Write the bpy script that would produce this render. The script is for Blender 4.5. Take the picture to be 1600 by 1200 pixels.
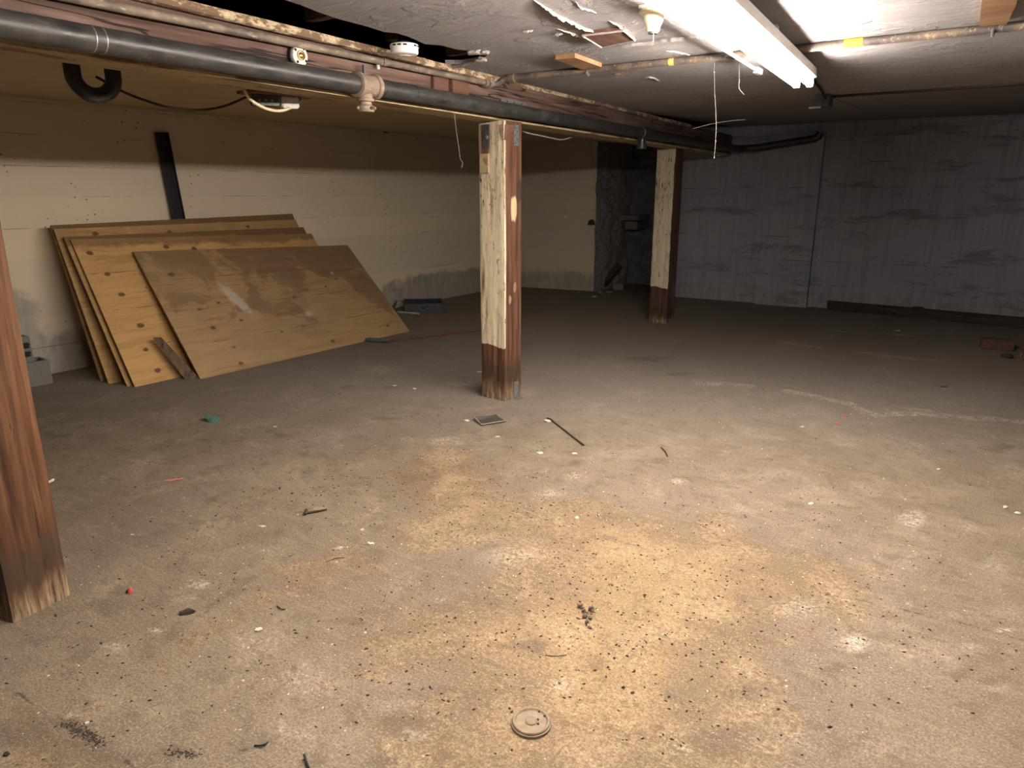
import bpy, bmesh, math, random
import numpy as np
from mathutils import Vector, Matrix, noise as mnoise

for o in list(bpy.data.objects):
    bpy.data.objects.remove(o, do_unlink=True)
scene = bpy.context.scene
C = scene.collection
random.seed(7)

# ------------------------------------------------------------------ camera
F_PX, HOR, VPX, CAM_H = 1100.0, 300.0, 1565.0, 1.44
PITCH = math.atan((600 - HOR) / F_PX)
YAW = math.atan((VPX - 800) * math.cos(PITCH) / F_PX)
cam_d = bpy.data.cameras.new('camera')
cam = bpy.data.objects.new('camera', cam_d)
C.objects.link(cam)
cam.location = (0, 0, CAM_H)
cam.rotation_euler = (math.pi / 2 - PITCH, 0, YAW)
cam_d.sensor_fit = 'HORIZONTAL'
cam_d.sensor_width = 36.0
cam_d.lens = 36.0 * F_PX / 1600.0
cam_d.clip_start = 0.05
scene.camera = cam

# ------------------------------------------------------------------ world and exposure
world = bpy.data.worlds.new('world')
scene.world = world
world.use_nodes = True
world.node_tree.nodes['Background'].inputs[0].default_value = (0.02, 0.022, 0.03, 1)
world.node_tree.nodes['Background'].inputs[1].default_value = 1.0
vs = scene.view_settings
vs.view_transform = 'Standard'
vs.look = 'None'
vs.gamma = 1.0
vs.use_curve_mapping = False
vs.exposure = 1.38
TUBE_POWER = 85.0
TUBE_COLOR = (1.0, 0.905, 0.80)

# floor and ceiling points of this room as measured in the survey of the picture
FW = np.array([-math.sin(YAW) * math.cos(PITCH), math.cos(YAW) * math.cos(PITCH), -math.sin(PITCH)])
RT = np.array([math.cos(YAW), math.sin(YAW), 0.0])
UP = np.cross(RT, FW)
def survey(x, y, z=0.0):
    r = FW + RT * (x - 800) / F_PX - UP * (y - 600) / F_PX
    t = (z - CAM_H) / r[2]
    return Vector((r[0] * t, r[1] * t, z))
def survey_y(x, y, Y):
    r = FW + RT * (x - 800) / F_PX - UP * (y - 600) / F_PX
    t = Y / r[1]
    return Vector((r[0] * t, Y, CAM_H + r[2] * t))
def survey_x(x, y, X):
    r = FW + RT * (x - 800) / F_PX - UP * (y - 600) / F_PX
    t = X / r[0]
    return Vector((X, r[1] * t, CAM_H + r[2] * t))

# ------------------------------------------------------------------ helpers
class MB:
    def __init__(self):
        self.v, self.f, self.m, self.uv = [], [], [], {}
    def add(self, vs_, fs, mi=0):
        b = len(self.v)
        self.v += [Vector(p) for p in vs_]
        for f in fs:
            self.f.append([b + i for i in f]); self.m.append(mi)
        return b
    def box(self, c, s, rot=None, mi=0, taper=1.0):
        sx, sy, sz = s[0] / 2, s[1] / 2, s[2] / 2
        vs_ = []
        for z in (-1, 1):
            k = taper if z > 0 else 1.0
            for x, y in ((-1, -1), (1, -1), (1, 1), (-1, 1)):
                p = Vector((x * sx * k, y * sy * k, z * sz))
                if rot is not None: p = rot @ p
                vs_.append(p + Vector(c))
        self.add(vs_, [(0, 3, 2, 1), (4, 5, 6, 7), (0, 1, 5, 4), (1, 2, 6, 5), (2, 3, 7, 6), (3, 0, 4, 7)], mi)
        return self
    def bevbox(self, c, s, b=0.004, rot=None, mi=0):
        bm = bmesh.new()
        bmesh.ops.create_cube(bm, size=1.0)
        for v in bm.verts: v.co = Vector((v.co.x * s[0], v.co.y * s[1], v.co.z * s[2]))
        bmesh.ops.bevel(bm, geom=bm.edges[:], offset=b, segments=2, affect='EDGES')
        bm.verts.index_update()
        vs_ = [((rot @ v.co) if rot is not None else v.co) + Vector(c) for v in bm.verts]
        self.add(vs_, [[v.index for v in f.verts] for f in bm.faces], mi)
        bm.free()
        return self
    def tube(self, pts, r, seg=14, caps=True, mi=0, closed=False):
        pts = [Vector(p) for p in pts]
        n = len(pts)
        rr = r if hasattr(r, '__len__') else [r] * n
        tans = []
        for i in range(n):
            a, b = pts[max(i - 1, 0)], pts[min(i + 1, n - 1)]
            t = (b - a)
            tans.append(t.normalized() if t.length > 1e-9 else Vector((0, 0, 1)))
        t0 = tans[0]
        u = t0.orthogonal().normalized()
        vs_, fs = [], []
        for i in range(n):
            t = tans[i]
            u = (u - t * u.dot(t))
            u = u.normalized() if u.length > 1e-6 else t.orthogonal().normalized()
            w = t.cross(u)
            for k in range(seg):
                a = 2 * math.pi * k / seg
                vs_.append(pts[i] + (u * math.cos(a) + w * math.sin(a)) * rr[i])
        for i in range(n - 1):
            for k in range(seg):
                k2 = (k + 1) % seg
                fs.append((i * seg + k, i * seg + k2, (i + 1) * seg + k2, (i + 1) * seg + k))
        if caps:
            fs.append(tuple(reversed(range(seg))))
            fs.append(tuple((n - 1) * seg + k for k in range(seg)))
        self.add(vs_, fs, mi)
        return self
    def lathe(self, prof, base, axis=(0, 0, 1), seg=32, mi=0):
        ax = Vector(axis).normalized()
        u = ax.orthogonal().normalized(); w = ax.cross(u)
        base = Vector(base)
        vs_, fs = [], []
        for r, h in prof:
            for k in range(seg):
                a = 2 * math.pi * k / seg
                vs_.append(base + ax * h + (u * math.cos(a) + w * math.sin(a)) * max(r, 1e-5))
        for i in range(len(prof) - 1):
            for k in range(seg):
                k2 = (k + 1) % seg
                fs.append((i * seg + k, i * seg + k2, (i + 1) * seg + k2, (i + 1) * seg + k))
        fs.append(tuple(reversed(range(seg))))
        fs.append(tuple((len(prof) - 1) * seg + k for k in range(seg)))
        self.add(vs_, fs, mi)
        return self
    def prism(self, poly, z0, z1, mi=0):
        n = len(poly)
        vs_ = [(p[0], p[1], z0) for p in poly] + [(p[0], p[1], z1) for p in poly]
        fs = [tuple(reversed(range(n))), tuple(range(n, 2 * n))]
        fs += [(i, (i + 1) % n, n + (i + 1) % n, n + i) for i in range(n)]
        self.add(vs_, fs, mi)
        return self
    def lump(self, c, s, seed=0, rough=0.35, sub=2, flat=True, mi=0, rot=0.0):
        bm = bmesh.new()
        bmesh.ops.create_icosphere(bm, subdivisions=sub, radius=1.0)
        bm.verts.index_update()
        R = Matrix.Rotation(rot, 3, 'Z')
        off = Vector((seed * 3.1, seed * 1.7, seed * 0.9))
        vs_ = []
        for v in bm.verts:
            k = 1.0 + rough * mnoise.noise(v.co * 1.6 + off) + rough * 0.5 * mnoise.noise(v.co * 4.0 + off)
            p = Vector((v.co.x * k * s[0], v.co.y * k * s[1], v.co.z * k * s[2]))
            p = R @ p
            p.z = max(p.z + s[2] * 0.55, 0.0)
            vs_.append(p + Vector(c))
        self.add(vs_, [[v.index for v in f.verts] for f in bm.faces], mi)
        bm.free()
        return self
    def build(self, name, mat, parent=None, smooth=False, origin=None, uvs=None, angle=None):
        if parent is not None: org = Vector(parent['_org']) if '_org' in parent else parent.location.copy()
        elif origin is not None: org = Vector(origin)
        else:
            xs = [p.x for p in self.v]; ys = [p.y for p in self.v]; zs = [p.z for p in self.v]
            org = Vector(((min(xs) + max(xs)) / 2, (min(ys) + max(ys)) / 2, min(zs)))
        me = bpy.data.meshes.new(name)
        me.from_pydata([tuple(p - org) for p in self.v], [], self.f)
        for m in (mat if isinstance(mat, (list, tuple)) else [mat]): me.materials.append(m)
        me.polygons.foreach_set('material_index', self.m)
        if uvs is not None:
            lay = me.uv_layers.new(name='UVMap')
            for lp in me.loops: lay.data[lp.index].uv = uvs[lp.vertex_index]
        if smooth:
            me.polygons.foreach_set('use_smooth', [True] * len(me.polygons))
            me.set_sharp_from_angle(angle=math.radians(angle or 40))
        me.update()
        o = bpy.data.objects.new(name, me)
        C.objects.link(o)
        if parent is None: o.location = org
        else:
            o.parent = parent
        ORG[o.name] = org
        return o

ORG = {}
_build = MB.build
def build(mb, name, mat, parent=None, **k):
    """link mb as one mesh; a child keeps world coordinates relative to its thing's base"""
    if parent is not None:
        k.pop('origin', None)
        org = ORG[parent.name]
        tmp = mb.v
        mb.v = [p - org for p in tmp]
        o = _build(mb, name, mat, None, origin=(0, 0, 0), **k)
        o.location = (0, 0, 0)
        o.parent = parent
        ORG[o.name] = org
        mb.v = tmp
        return o
    return _build(mb, name, mat, None, **k)

def tag(o, label=None, cat=None, group=None, kind=None):
    if label: o['label'] = label
    if cat: o['category'] = cat
    if group: o['group'] = group
    if kind: o['kind'] = kind
    return o
def thing(name, loc, label, cat, group=None):
    o = bpy.data.objects.new(name, None)
    o.empty_display_size = 0.1
    C.objects.link(o)
    o.location = loc
    ORG[o.name] = Vector(loc)
    return tag(o, label, cat, group)
def struct(mb, name, mat, label=None, parent=None, **k):
    o = build(mb, name, mat, parent, **k)
    if parent is None: tag(o, label, None, None, 'structure')
    return o
def smooth_path(pts, n=8):
    pts = [Vector(p) for p in pts]
    out = []
    P = [pts[0] * 2 - pts[1]] + pts + [pts[-1] * 2 - pts[-2]]
    for i in range(1, len(P) - 2):
        for k in range(n):
            t = k / n
            a, b, c, d = P[i - 1], P[i], P[i + 1], P[i + 2]
            out.append(0.5 * ((2 * b) + (c - a) * t + (2 * a - 5 * b + 4 * c - d) * t * t + (3 * b - 3 * c + d - a) * t ** 3))
    out.append(pts[-1])
    return out

def fix_normals(o):
    bm = bmesh.new(); bm.from_mesh(o.data); bmesh.ops.recalc_face_normals(bm, faces=bm.faces[:]); bm.to_mesh(o.data); bm.free()

# ------------------------------------------------------------------ materials
class N:
    """short node builder"""
    def __init__(self, name, rough=0.8, metal=0.0, spec=0.3):
        self.mat = bpy.data.materials.new(name)
        self.mat.use_nodes = True
        self.t = self.mat.node_tree
        self.b = self.t.nodes['Principled BSDF']
        self.b.inputs['Roughness'].default_value = rough
        self.b.inputs['Metallic'].default_value = metal
        self.b.inputs['Specular IOR Level'].default_value = spec
        self.tc = self.t.nodes.new('ShaderNodeTexCoord')
        self.bump_prev = None
    def L(self, a, b): self.t.links.new(a, b)
    def node(self, typ, **k):
        n = self.t.nodes.new(typ)
        for a, v in k.items(): setattr(n, a, v)
        return n
    def val(self, sock, v):
        if v is None: return
        if hasattr(v, 'bl_idname') or hasattr(v, 'is_output'): self.L(v, sock)
        else:
            if isinstance(v, (tuple, list)) and len(v) == 3 and sock.type == 'RGBA': v = (*v, 1)
            sock.default_value = v
    def co(self, kind='Object', scale=(1, 1, 1), loc=(0, 0, 0), rot=(0, 0, 0)):
        m = self.node('ShaderNodeMapping')
        self.L(self.tc.outputs[kind], m.inputs[0])
        m.inputs['Scale'].default_value = scale
        m.inputs['Location'].default_value = loc
        m.inputs['Rotation'].default_value = rot
        return m.outputs[0]
    def noise(self, vec, scale=5, detail=6, rough=0.6, dist=0.0, out=0):
        n = self.node('ShaderNodeTexNoise')
        self.L(vec, n.inputs['Vector'])
        n.inputs['Scale'].default_value = scale
        n.inputs['Detail'].default_value = detail
        n.inputs['Roughness'].default_value = rough
        n.inputs['Distortion'].default_value = dist
        return n.outputs[out]
    def voro(self, vec, scale=5, feature='F1', rand=1.0, out='Distance'):
        n = self.node('ShaderNodeTexVoronoi', feature=feature)
        self.L(vec, n.inputs['Vector'])
        n.inputs['Scale'].default_value = scale
        n.inputs['Randomness'].default_value = rand
        return n.outputs[out]
    def ramp(self, fac, stops, interp='LINEAR'):
        n = self.node('ShaderNodeValToRGB')
        cr = n.color_ramp; cr.interpolation = interp
        while len(cr.elements) < len(stops): cr.elements.new(0.5)
        for e, (p, c) in zip(cr.elements, stops):
            e.position = p
            if not isinstance(c, (tuple, list)): c = (c, c, c)
            e.color = (*c[:3], 1)
        self.val(n.inputs[0], fac)
        return n.outputs[0]
    def sstep(self, x, a, b):
        n = self.node('ShaderNodeMapRange', interpolation_type='SMOOTHSTEP')
        self.val(n.inputs[0], x)
        n.inputs[1].default_value = a; n.inputs[2].default_value = b
        n.inputs[3].default_value = 0; n.inputs[4].default_value = 1
        return n.outputs[0]
    def math(self, op, a, b=None, c=None, clamp=False):
        n = self.node('ShaderNodeMath', operation=op, use_clamp=clamp)
        self.val(n.inputs[0], a)
        if b is not None: self.val(n.inputs[1], b)
        if c is not None: self.val(n.inputs[2], c)
        return n.outputs[0]
    def mix(self, fac, a, b, mode='MIX'):
        n = self.node('ShaderNodeMix', data_type='RGBA', blend_type=mode)
        self.val(n.inputs[0], fac); self.val(n.inputs[6], a); self.val(n.inputs[7], b)
        return n.outputs[2]
    def sep(self, vec):
        n = self.node('ShaderNodeSeparateXYZ'); self.L(vec, n.inputs[0]); return n.outputs
    def color(self, c): self.val(self.b.inputs['Base Color'], c); return self
    def rough(self, r): self.val(self.b.inputs['Roughness'], r); return self
    def bump(self, h, strength=0.3, dist=0.01):
        n = self.node('ShaderNodeBump')
        n.inputs['Strength'].default_value = strength
        n.inputs['Distance'].default_value = dist
        self.val(n.inputs['Height'], h)
        if self.bump_prev is not None: self.L(self.bump_prev, n.inputs['Normal'])
        self.bump_prev = n.outputs[0]
        self.L(n.outputs[0], self.b.inputs['Normal'])
        return self
    def ell(self, p, cx, cy, rx, ry, ang=0.0):
        """normalised distance to an ellipse in the plane of two sockets p=(u,v)"""
        u = self.math('SUBTRACT', p[0], cx); v = self.math('SUBTRACT', p[1], cy)
        ca, sa = math.cos(ang), math.sin(ang)
        a = self.math('ADD', self.math('MULTIPLY', u, ca / rx), self.math('MULTIPLY', v, sa / rx))
        b = self.math('ADD', self.math('MULTIPLY', u, -sa / ry), self.math('MULTIPLY', v, ca / ry))
        return self.math('SQRT', self.math('ADD', self.math('MULTIPLY', a, a), self.math('MULTIPLY', b, b)))

def plain(name, c, rough=0.6, metal=0.0, vary=0.25, scale=25, bump=0.15, spec=0.3):
    m = N(name, rough, metal, spec)
    co = m.co()
    n = m.noise(co, scale, 5)
    d = tuple(max(0, x * (1 - vary)) for x in c); l = tuple(min(1, x * (1 + vary)) for x in c)
    m.color(m.ramp(n, [(0.3, d), (0.7, l)]))
    if bump: m.bump(n, bump, 0.003)
    return m.mat

def wood(name, dark, mid, light, axis=2, grain=26, bump=0.5, rough=0.75, cracks=True, cw=0.018, cs=15):
    m = N(name, rough)
    sc = [1, 1, 1]; sc[axis] = 0.05
    co = m.co(scale=sc)
    g = m.noise(co, grain, 8, 0.62, 0.4)
    big = m.noise(m.co(scale=[1 if i != axis else 0.25 for i in range(3)]), 5, 4)
    col = m.ramp(g, [(0.28, dark), (0.5, mid), (0.74, light)])
    col = m.mix(m.sstep(big, 0.35, 0.7), col, m.mix(1.0, col, (0.72, 0.62, 0.55), 'MULTIPLY'))
    h = g
    if cracks:
        sc2 = [1, 1, 1]; sc2[axis] = 0.035
        k = m.noise(m.co(scale=sc2, loc=(3, 7, 1)), cs, 3, 0.5, 0.2)
        line = m.sstep(m.math('ABSOLUTE', m.math('SUBTRACT', k, 0.57)), cw, cw * 0.2)
        col = m.mix(line, col, (0.02, 0.012, 0.01))
        h = m.math('SUBTRACT', g, m.math('MULTIPLY', line, 0.8))
    m.color(col); m.bump(h, bump, 0.006)
    m.out_col, m.h = col, h
    return m

M = {}
# black drain pipe, gas pipe, fittings
def pipe_mat(name, a, b, rough):
    m = N(name, rough, 0.0, 0.5)
    n = m.noise(m.co(), 9, 7, 0.65)
    n2 = m.noise(m.co(scale=(1, 0.3, 1)), 60, 4)
    m.color(m.mix(m.sstep(n2, 0.55, 0.75), m.ramp(n, [(0.35, a), (0.7, b)]), tuple(x * 1.7 for x in b)))
    m.rough(m.ramp(n, [(0.3, rough - 0.12), (0.7, rough + 0.15)]))
    m.bump(n2, 0.12, 0.002)
    return m.mat
M['black_pipe'] = pipe_mat('black_drain_pipe', (0.018, 0.017, 0.018), (0.05, 0.045, 0.042), 0.42)
M['trap'] = pipe_mat('black_trap_plastic', (0.012, 0.011, 0.013), (0.03, 0.028, 0.028), 0.35)
M['rust_pipe'] = pipe_mat('dusty_steel_pipe', (0.07, 0.055, 0.045), (0.24, 0.18, 0.13), 0.6)
M['dark_pipe'] = pipe_mat('dark_sprinkler_pipe', (0.05, 0.045, 0.05), (0.22, 0.16, 0.11), 0.6)
M['brass'] = pipe_mat('dusty_brass_fitting', (0.16, 0.11, 0.08), (0.30, 0.22, 0.16), 0.65)
M['steel'] = plain('galvanised_steel', (0.36, 0.37, 0.38), 0.4, 0.8, 0.35, 60)
M['dark_steel'] = plain('dark_steel_plate', (0.10, 0.10, 0.11), 0.5, 0.5, 0.3)
M['white_enamel'] = plain('white_enamel', (0.72, 0.70, 0.67), 0.4, 0, 0.06, 12, 0.02)
M['white_plastic'] = plain('white_plastic', (0.74, 0.72, 0.69), 0.45, 0, 0.05, 15, 0.02)
M['porcelain'] = plain('cream_porcelain', (0.70, 0.64, 0.42), 0.3, 0, 0.08, 14, 0.02, 0.5)
M['socket_white'] = plain('socket_white', (0.66, 0.62, 0.56), 0.4, 0, 0.2, 50, 0.05)
M['socket_brass'] = plain('socket_brass', (0.40, 0.28, 0.12), 0.35, 0.9, 0.3, 60)
M['black'] = plain('black_gap', (0.012, 0.012, 0.013), 0.7, 0, 0.3)
M['black_metal'] = plain('black_painted_metal', (0.016, 0.015, 0.018), 0.45, 0, 0.4, 18)
M['box_grey'] = plain('grey_box_metal', (0.09, 0.085, 0.08), 0.5, 0.4, 0.4, 40)
M['box_white'] = plain('speckled_white_box', (0.62, 0.62, 0.60), 0.5, 0, 0.25, 90)
M['cable_cream'] = plain('cream_cable', (0.60, 0.50, 0.34), 0.5, 0, 0.15, 30)
M['cable_black'] = plain('black_cable', (0.03, 0.022, 0.016), 0.6)
M['cable_grey'] = plain('pale_grey_wire', (0.38, 0.37, 0.36), 0.5)
M['string'] = plain('dusty_white_string', (0.22, 0.21, 0.21), 0.8, 0, 0.2, 200)
M['orange_wood'] = wood('fresh_pine_block', (0.24, 0.135, 0.07), (0.34, 0.20, 0.11), (0.42, 0.27, 0.16), 0, 30, 0.2, cracks=False).mat
M['red_wood'] = wood('reddish_wood_block', (0.10, 0.052, 0.04), (0.165, 0.085, 0.066), (0.24, 0.135, 0.105), 1, 30, 0.3, cracks=False).mat
M['yellow'] = plain('yellow_sticker', (0.72, 0.62, 0.05), 0.6, 0, 0.08)
M['ink'] = plain('black_ink', (0.02, 0.02, 0.015), 0.6, 0, 0.1)
M['yellow_tag'] = plain('dull_yellow_tag', (0.55, 0.46, 0.14), 0.6, 0, 0.15)
M['plaster_white'] = plain('white_plaster_flake', (0.36, 0.33, 0.31), 0.9, 0, 0.2, 60)
M['paper'] = plain('dirty_white_scrap', (0.52, 0.475, 0.40), 0.85, 0, 0.2, 60)
M['green'] = plain('green_plastic', (0.045, 0.115, 0.085), 0.5, 0, 0.25, 40)
M['red'] = plain('red_plastic', (0.38, 0.065, 0.05), 0.5, 0, 0.2)
M['pink'] = plain('faded_pink_wood', (0.42, 0.15, 0.10), 0.7, 0, 0.2)
M['clod'] = plain('grey_brown_clod', (0.13, 0.10, 0.075), 0.95, 0, 0.5, 90, 0.6)
M['dropping'] = plain('dark_pellet', (0.030, 0.022, 0.016), 0.9, 0, 0.4, 90)
M['grit'] = plain('pale_grit', (0.50, 0.45, 0.37), 0.9, 0, 0.3, 90)
M['litter'] = plain('dark_leaf_litter', (0.045, 0.034, 0.026), 0.95, 0, 0.5, 80)
M['nail'] = plain('brown_rod', (0.05, 0.033, 0.02), 0.6, 0.1, 0.4, 60)
M['rod'] = plain('rust_red_rod', (0.13, 0.05, 0.04), 0.65, 0, 0.4, 60)
M['grey_handle'] = plain('grey_handle', (0.075, 0.078, 0.085), 0.6, 0, 0.3)
M['tray'] = plain('dark_blue_grey_tray', (0.055, 0.06, 0.07), 0.5, 0, 0.25)
M['tray_dark'] = plain('black_tray_rim', (0.012, 0.014, 0.02), 0.4, 0, 0.3)
M['stick_pale'] = plain('pale_stick', (0.42, 0.36, 0.28), 0.8, 0, 0.25)
M['slate'] = plain('dark_slate_plate', (0.055, 0.046, 0.040), 0.55, 0, 0.35, 14)
M['brick'] = plain('dull_red_brick', (0.085, 0.045, 0.04), 0.95, 0, 0.35, 30, 0.4)
M['block'] = plain('grey_concrete_block', (0.17, 0.16, 0.145), 0.95, 0, 0.2, 120, 0.4)
M['joist'] = wood('dark_joist', (0.06, 0.035, 0.026), (0.13, 0.08, 0.06), (0.2, 0.13, 0.10), 0, 26).mat
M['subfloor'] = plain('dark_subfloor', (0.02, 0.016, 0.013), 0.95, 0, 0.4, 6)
M['old_plank'] = wood('old_dark_plank', (0.02, 0.016, 0.014), (0.045, 0.035, 0.03), (0.075, 0.06, 0.05), 0, 26).mat
M['ledger'] = None

# fluorescent tube: gives off the light of the room
def emit(name, c, s):
    m = bpy.data.materials.new(name); m.use_nodes = True
    t = m.node_tree; t.nodes.clear()
    e = t.nodes.new('ShaderNodeEmission'); o = t.nodes.new('ShaderNodeOutputMaterial')
    e.inputs[0].default_value = (*c, 1); e.inputs[1].default_value = s
    t.links.new(e.outputs[0], o.inputs[0])
    return m
M['tube'] = emit('lit_fluorescent_tube', TUBE_COLOR, TUBE_POWER)

# beam timber
bmw = wood('beam_timber', (0.058, 0.035, 0.029), (0.135, 0.084, 0.069), (0.25, 0.168, 0.140), 1, 24, 0.8)
M['beam'] = bmw.mat
m = N('cream_painted_board', 0.7)
n = m.noise(m.co(scale=(1, 0.3, 1)), 14, 6)
m.color(m.mix(m.sstep(n, 0.52, 0.62), (0.40, 0.31, 0.185), (0.20, 0.125, 0.075))); m.bump(n, 0.3, 0.004)
M['cream_board'] = m.mat
m = N('plaster_caked_strip', 0.9)
n = m.noise(m.co(scale=(1, 0.5, 1)), 22, 7, 0.7)
n2 = m.noise(m.co(), 70, 5)
m.color(m.mix(m.sstep(n, 0.47, 0.56), (0.15, 0.095, 0.06), m.ramp(n2, [(0.3, (0.36, 0.27, 0.17)), (0.7, (0.52, 0.42, 0.28))])))
m.bump(m.math('ADD', n, m.math('MULTIPLY', n2, 0.4)), 0.8, 0.008)
M['ledger'] = m.mat

# posts: stained timber, some with a cream painted face (-Y side), dirty feet
def post_mat(name, paint, half_d, paint_z, patch=None, dark=(0.035, 0.017, 0.010), mid=(0.105, 0.048, 0.026), light=(0.20, 0.105, 0.06), foot=0.3, footcol=None):
    w = wood(name, dark, mid, light, 2, 34, 0.8, cw=0.006, cs=34)
    col, h = w.out_col, w.h
    x, y, z = w.sep(w.co())
    n = w.noise(w.co(scale=(1, 1, 0.22)), 16, 6, 0.65)
    fine = w.noise(w.co(scale=(1, 1, 0.1)), 60, 4)
    zz = w.math('ADD', z, w.math('MULTIPLY', w.math('SUBTRACT', n, 0.5), 0.28))
    # damp dark tide mark, then pale mineral bloom at the foot
    damp = w.sstep(w.math('ABSOLUTE', w.math('SUBTRACT', zz, foot * 0.62)), 0.11, 0.02)
    col = w.mix(w.math('MULTIPLY', damp, 0.75), col, (0.045, 0.028, 0.018))
    footm = w.math('MULTIPLY', w.sstep(zz, foot * 0.5, 0.0), 0.85)
    col = w.mix(footm, col, w.ramp(fine, [(0.38, (0.06, 0.035, 0.022)), (0.62, (0.36, 0.26, 0.16))]))
    if patch:
        for (cy, cz, ry, rz, pc) in patch:
            d = w.ell((y, z), cy, cz, ry, rz)
            d = w.math('ADD', d, w.math('MULTIPLY', w.math('SUBTRACT', fine, 0.5), 0.9))
            side = w.sstep(x, 0.08, 0.09)
            col = w.mix(w.math('MULTIPLY', w.sstep(d, 1.1, 0.85), side), col, pc)
    if paint:
        face = w.sstep(y, -half_d + 0.020, -half_d + 0.014)
        edge = w.noise(w.co(scale=(1, 1, 0.5)), 14, 4)
        xlim = w.math('ADD', x, w.math('MULTIPLY', w.math('SUBTRACT', edge, 0.5), 0.035))
        lim = w.sstep(xlim, paint, paint - 0.006)
        up = w.sstep(w.math('ADD', z, w.math('ADD', w.math('MULTIPLY', w.math('SUBTRACT', edge, 0.5), 0.06), w.math('MULTIPLY', x, 0.12))), paint_z, paint_z + 0.008)
        fl = w.noise(w.co(scale=(1, 1, 0.28)), 42, 5, 0.7, 0.3)
        fl2 = w.noise(w.co(scale=(1, 1, 0.6)), 6, 3)
        hair = w.noise(w.co(scale=(1, 1, 0.07), loc=(5, 1, 2)), 38, 3, 0.6, 0.3)
        hl = w.sstep(w.math('ABSOLUTE', w.math('SUBTRACT', hair, 0.52)), 0.004, 0.016)
        hl = w.math('MAXIMUM', hl, w.sstep(fl2, 0.55, 0.47))
        flake = w.math('MULTIPLY', w.sstep(w.math('ADD', fl, w.math('MULTIPLY', fl2, 0.35)), 0.835, 0.81), w.math('ADD', 0.25, w.math('MULTIPLY', hl, 0.75)))
        mask = w.math('MULTIPLY', w.math('MULTIPLY', face, lim), w.math('MULTIPLY', up, flake))
        pn = w.noise(w.co(scale=(1, 1, 0.15)), 50, 6)
        pc = w.ramp(pn, [(0.3, (0.46, 0.385, 0.26)), (0.7, (0.66, 0.57, 0.41))])
        col = w.mix(mask, col, pc)
        h = w.math('ADD', h, w.math('MULTIPLY', mask, 0.6))
    w.color(col)
    w.bump_prev = None
    w.bump(h, 0.7, 0.006)
    return w.mat

# plywood (uv in metres: u along the sheet, v up)
def ply_mat(name, base, dark, knots, stain=0.0, smears=(), seed=0.0, topband=0.0):
    m = N(name, 0.7)
    co = m.co('UV', scale=(0.35, 4.0, 1), loc=(seed, seed * 1.7, 0))
    g = m.noise(co, 5, 6, 0.6, 1.2)
    fine = m.noise(m.co('UV', scale=(0.6, 14, 1), loc=(seed, 0, 0)), 12, 4)
    l = tuple(min(1, c * 1.22) for c in base)
    col = m.ramp(g, [(0.3, dark), (0.48, base), (0.7, l)])
    col = m.mix(0.25, col, m.ramp(fine, [(0.3, dark), (0.7, l)]))
    u, v, _ = m.sep(m.tc.outputs['UV'])
    wob = m.noise(m.co('UV'), 22, 3)
    for (ku, kv, kr) in knots:
        d = m.math('ADD', m.ell((u, v), ku, kv, kr * 1.05, kr * 0.75), m.math('MULTIPLY', m.math('SUBTRACT', wob, 0.5), 0.8))
        ring = m.sstep(m.math('ABSOLUTE', m.math('SUBTRACT', d, 1.6)), 0.22, 0.0)
        col = m.mix(m.math('MULTIPLY', ring, 0.25), col, dark)
        col = m.mix(m.math('MULTIPLY', m.sstep(d, 1.1, 0.55), 0.85), col, (0.07, 0.028, 0.012))
    # face veneer seams
    sn = m.noise(m.co('UV', scale=(1.5, 0.2, 1)), 3, 3)
    for sv in (0.30, 0.62, 0.93):
        d = m.math('ABSOLUTE', m.math('SUBTRACT', m.math('ADD', v, m.math('MULTIPLY', sn, 0.02)), sv + 0.01))
        col = m.mix(m.math('MULTIPLY', m.sstep(d, 0.004, 0.001), m.sstep(sn, 0.42, 0.55)), col, (0.08, 0.04, 0.018))
    if stain:
        sn = m.noise(m.co('UV', loc=(seed, 2, 0)), 2.2, 5, 0.6, 0.8)
        k = m.math('ADD', m.math('ADD', sn, m.math('MULTIPLY', v, 0.28)), m.math('MULTIPLY', u, 0.035))
        col = m.mix(m.math('MULTIPLY', m.sstep(k, 0.72, 0.80), stain), col, (0.145, 0.085, 0.048))
        grey = m.noise(m.co('UV', loc=(seed, 5, 0)), 1.4, 3)
        col = m.mix(m.math('MULTIPLY', m.sstep(grey, 0.48, 0.66), 0.35), col, (0.21, 0.17, 0.125))
    if topband:
        sn = m.noise(m.co('UV', loc=(seed, 9, 0)), 5, 5, 0.6, 0.8)
        k = m.math('ADD', v, m.math('MULTIPLY', m.math('SUBTRACT', sn, 0.5), 0.18))
        col = m.mix(m.math('MULTIPLY', m.sstep(k, 1.12, 1.17), topband), col, (0.085, 0.05, 0.03))
    for (su, sv, ru, rv, ang, sc) in smears:
        d = m.math('ADD', m.ell((u, v), su, sv, ru, rv, ang), m.math('MULTIPLY', m.math('SUBTRACT', wob, 0.5), 1.1))
        col = m.mix(m.math('MULTIPLY', m.sstep(d, 1.2, 0.5), sc), col, (0.50, 0.45, 0.39))
    m.color(col); m.bump(m.math('ADD', g, m.math('MULTIPLY', fine, 0.5)), 0.12, 0.003)
    return m.mat
M['ply_edge'] = wood('plywood_edge', (0.07, 0.04, 0.02), (0.24, 0.15, 0.075), (0.36, 0.24, 0.13), 1, 60, 0.3, cracks=False).mat

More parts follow.
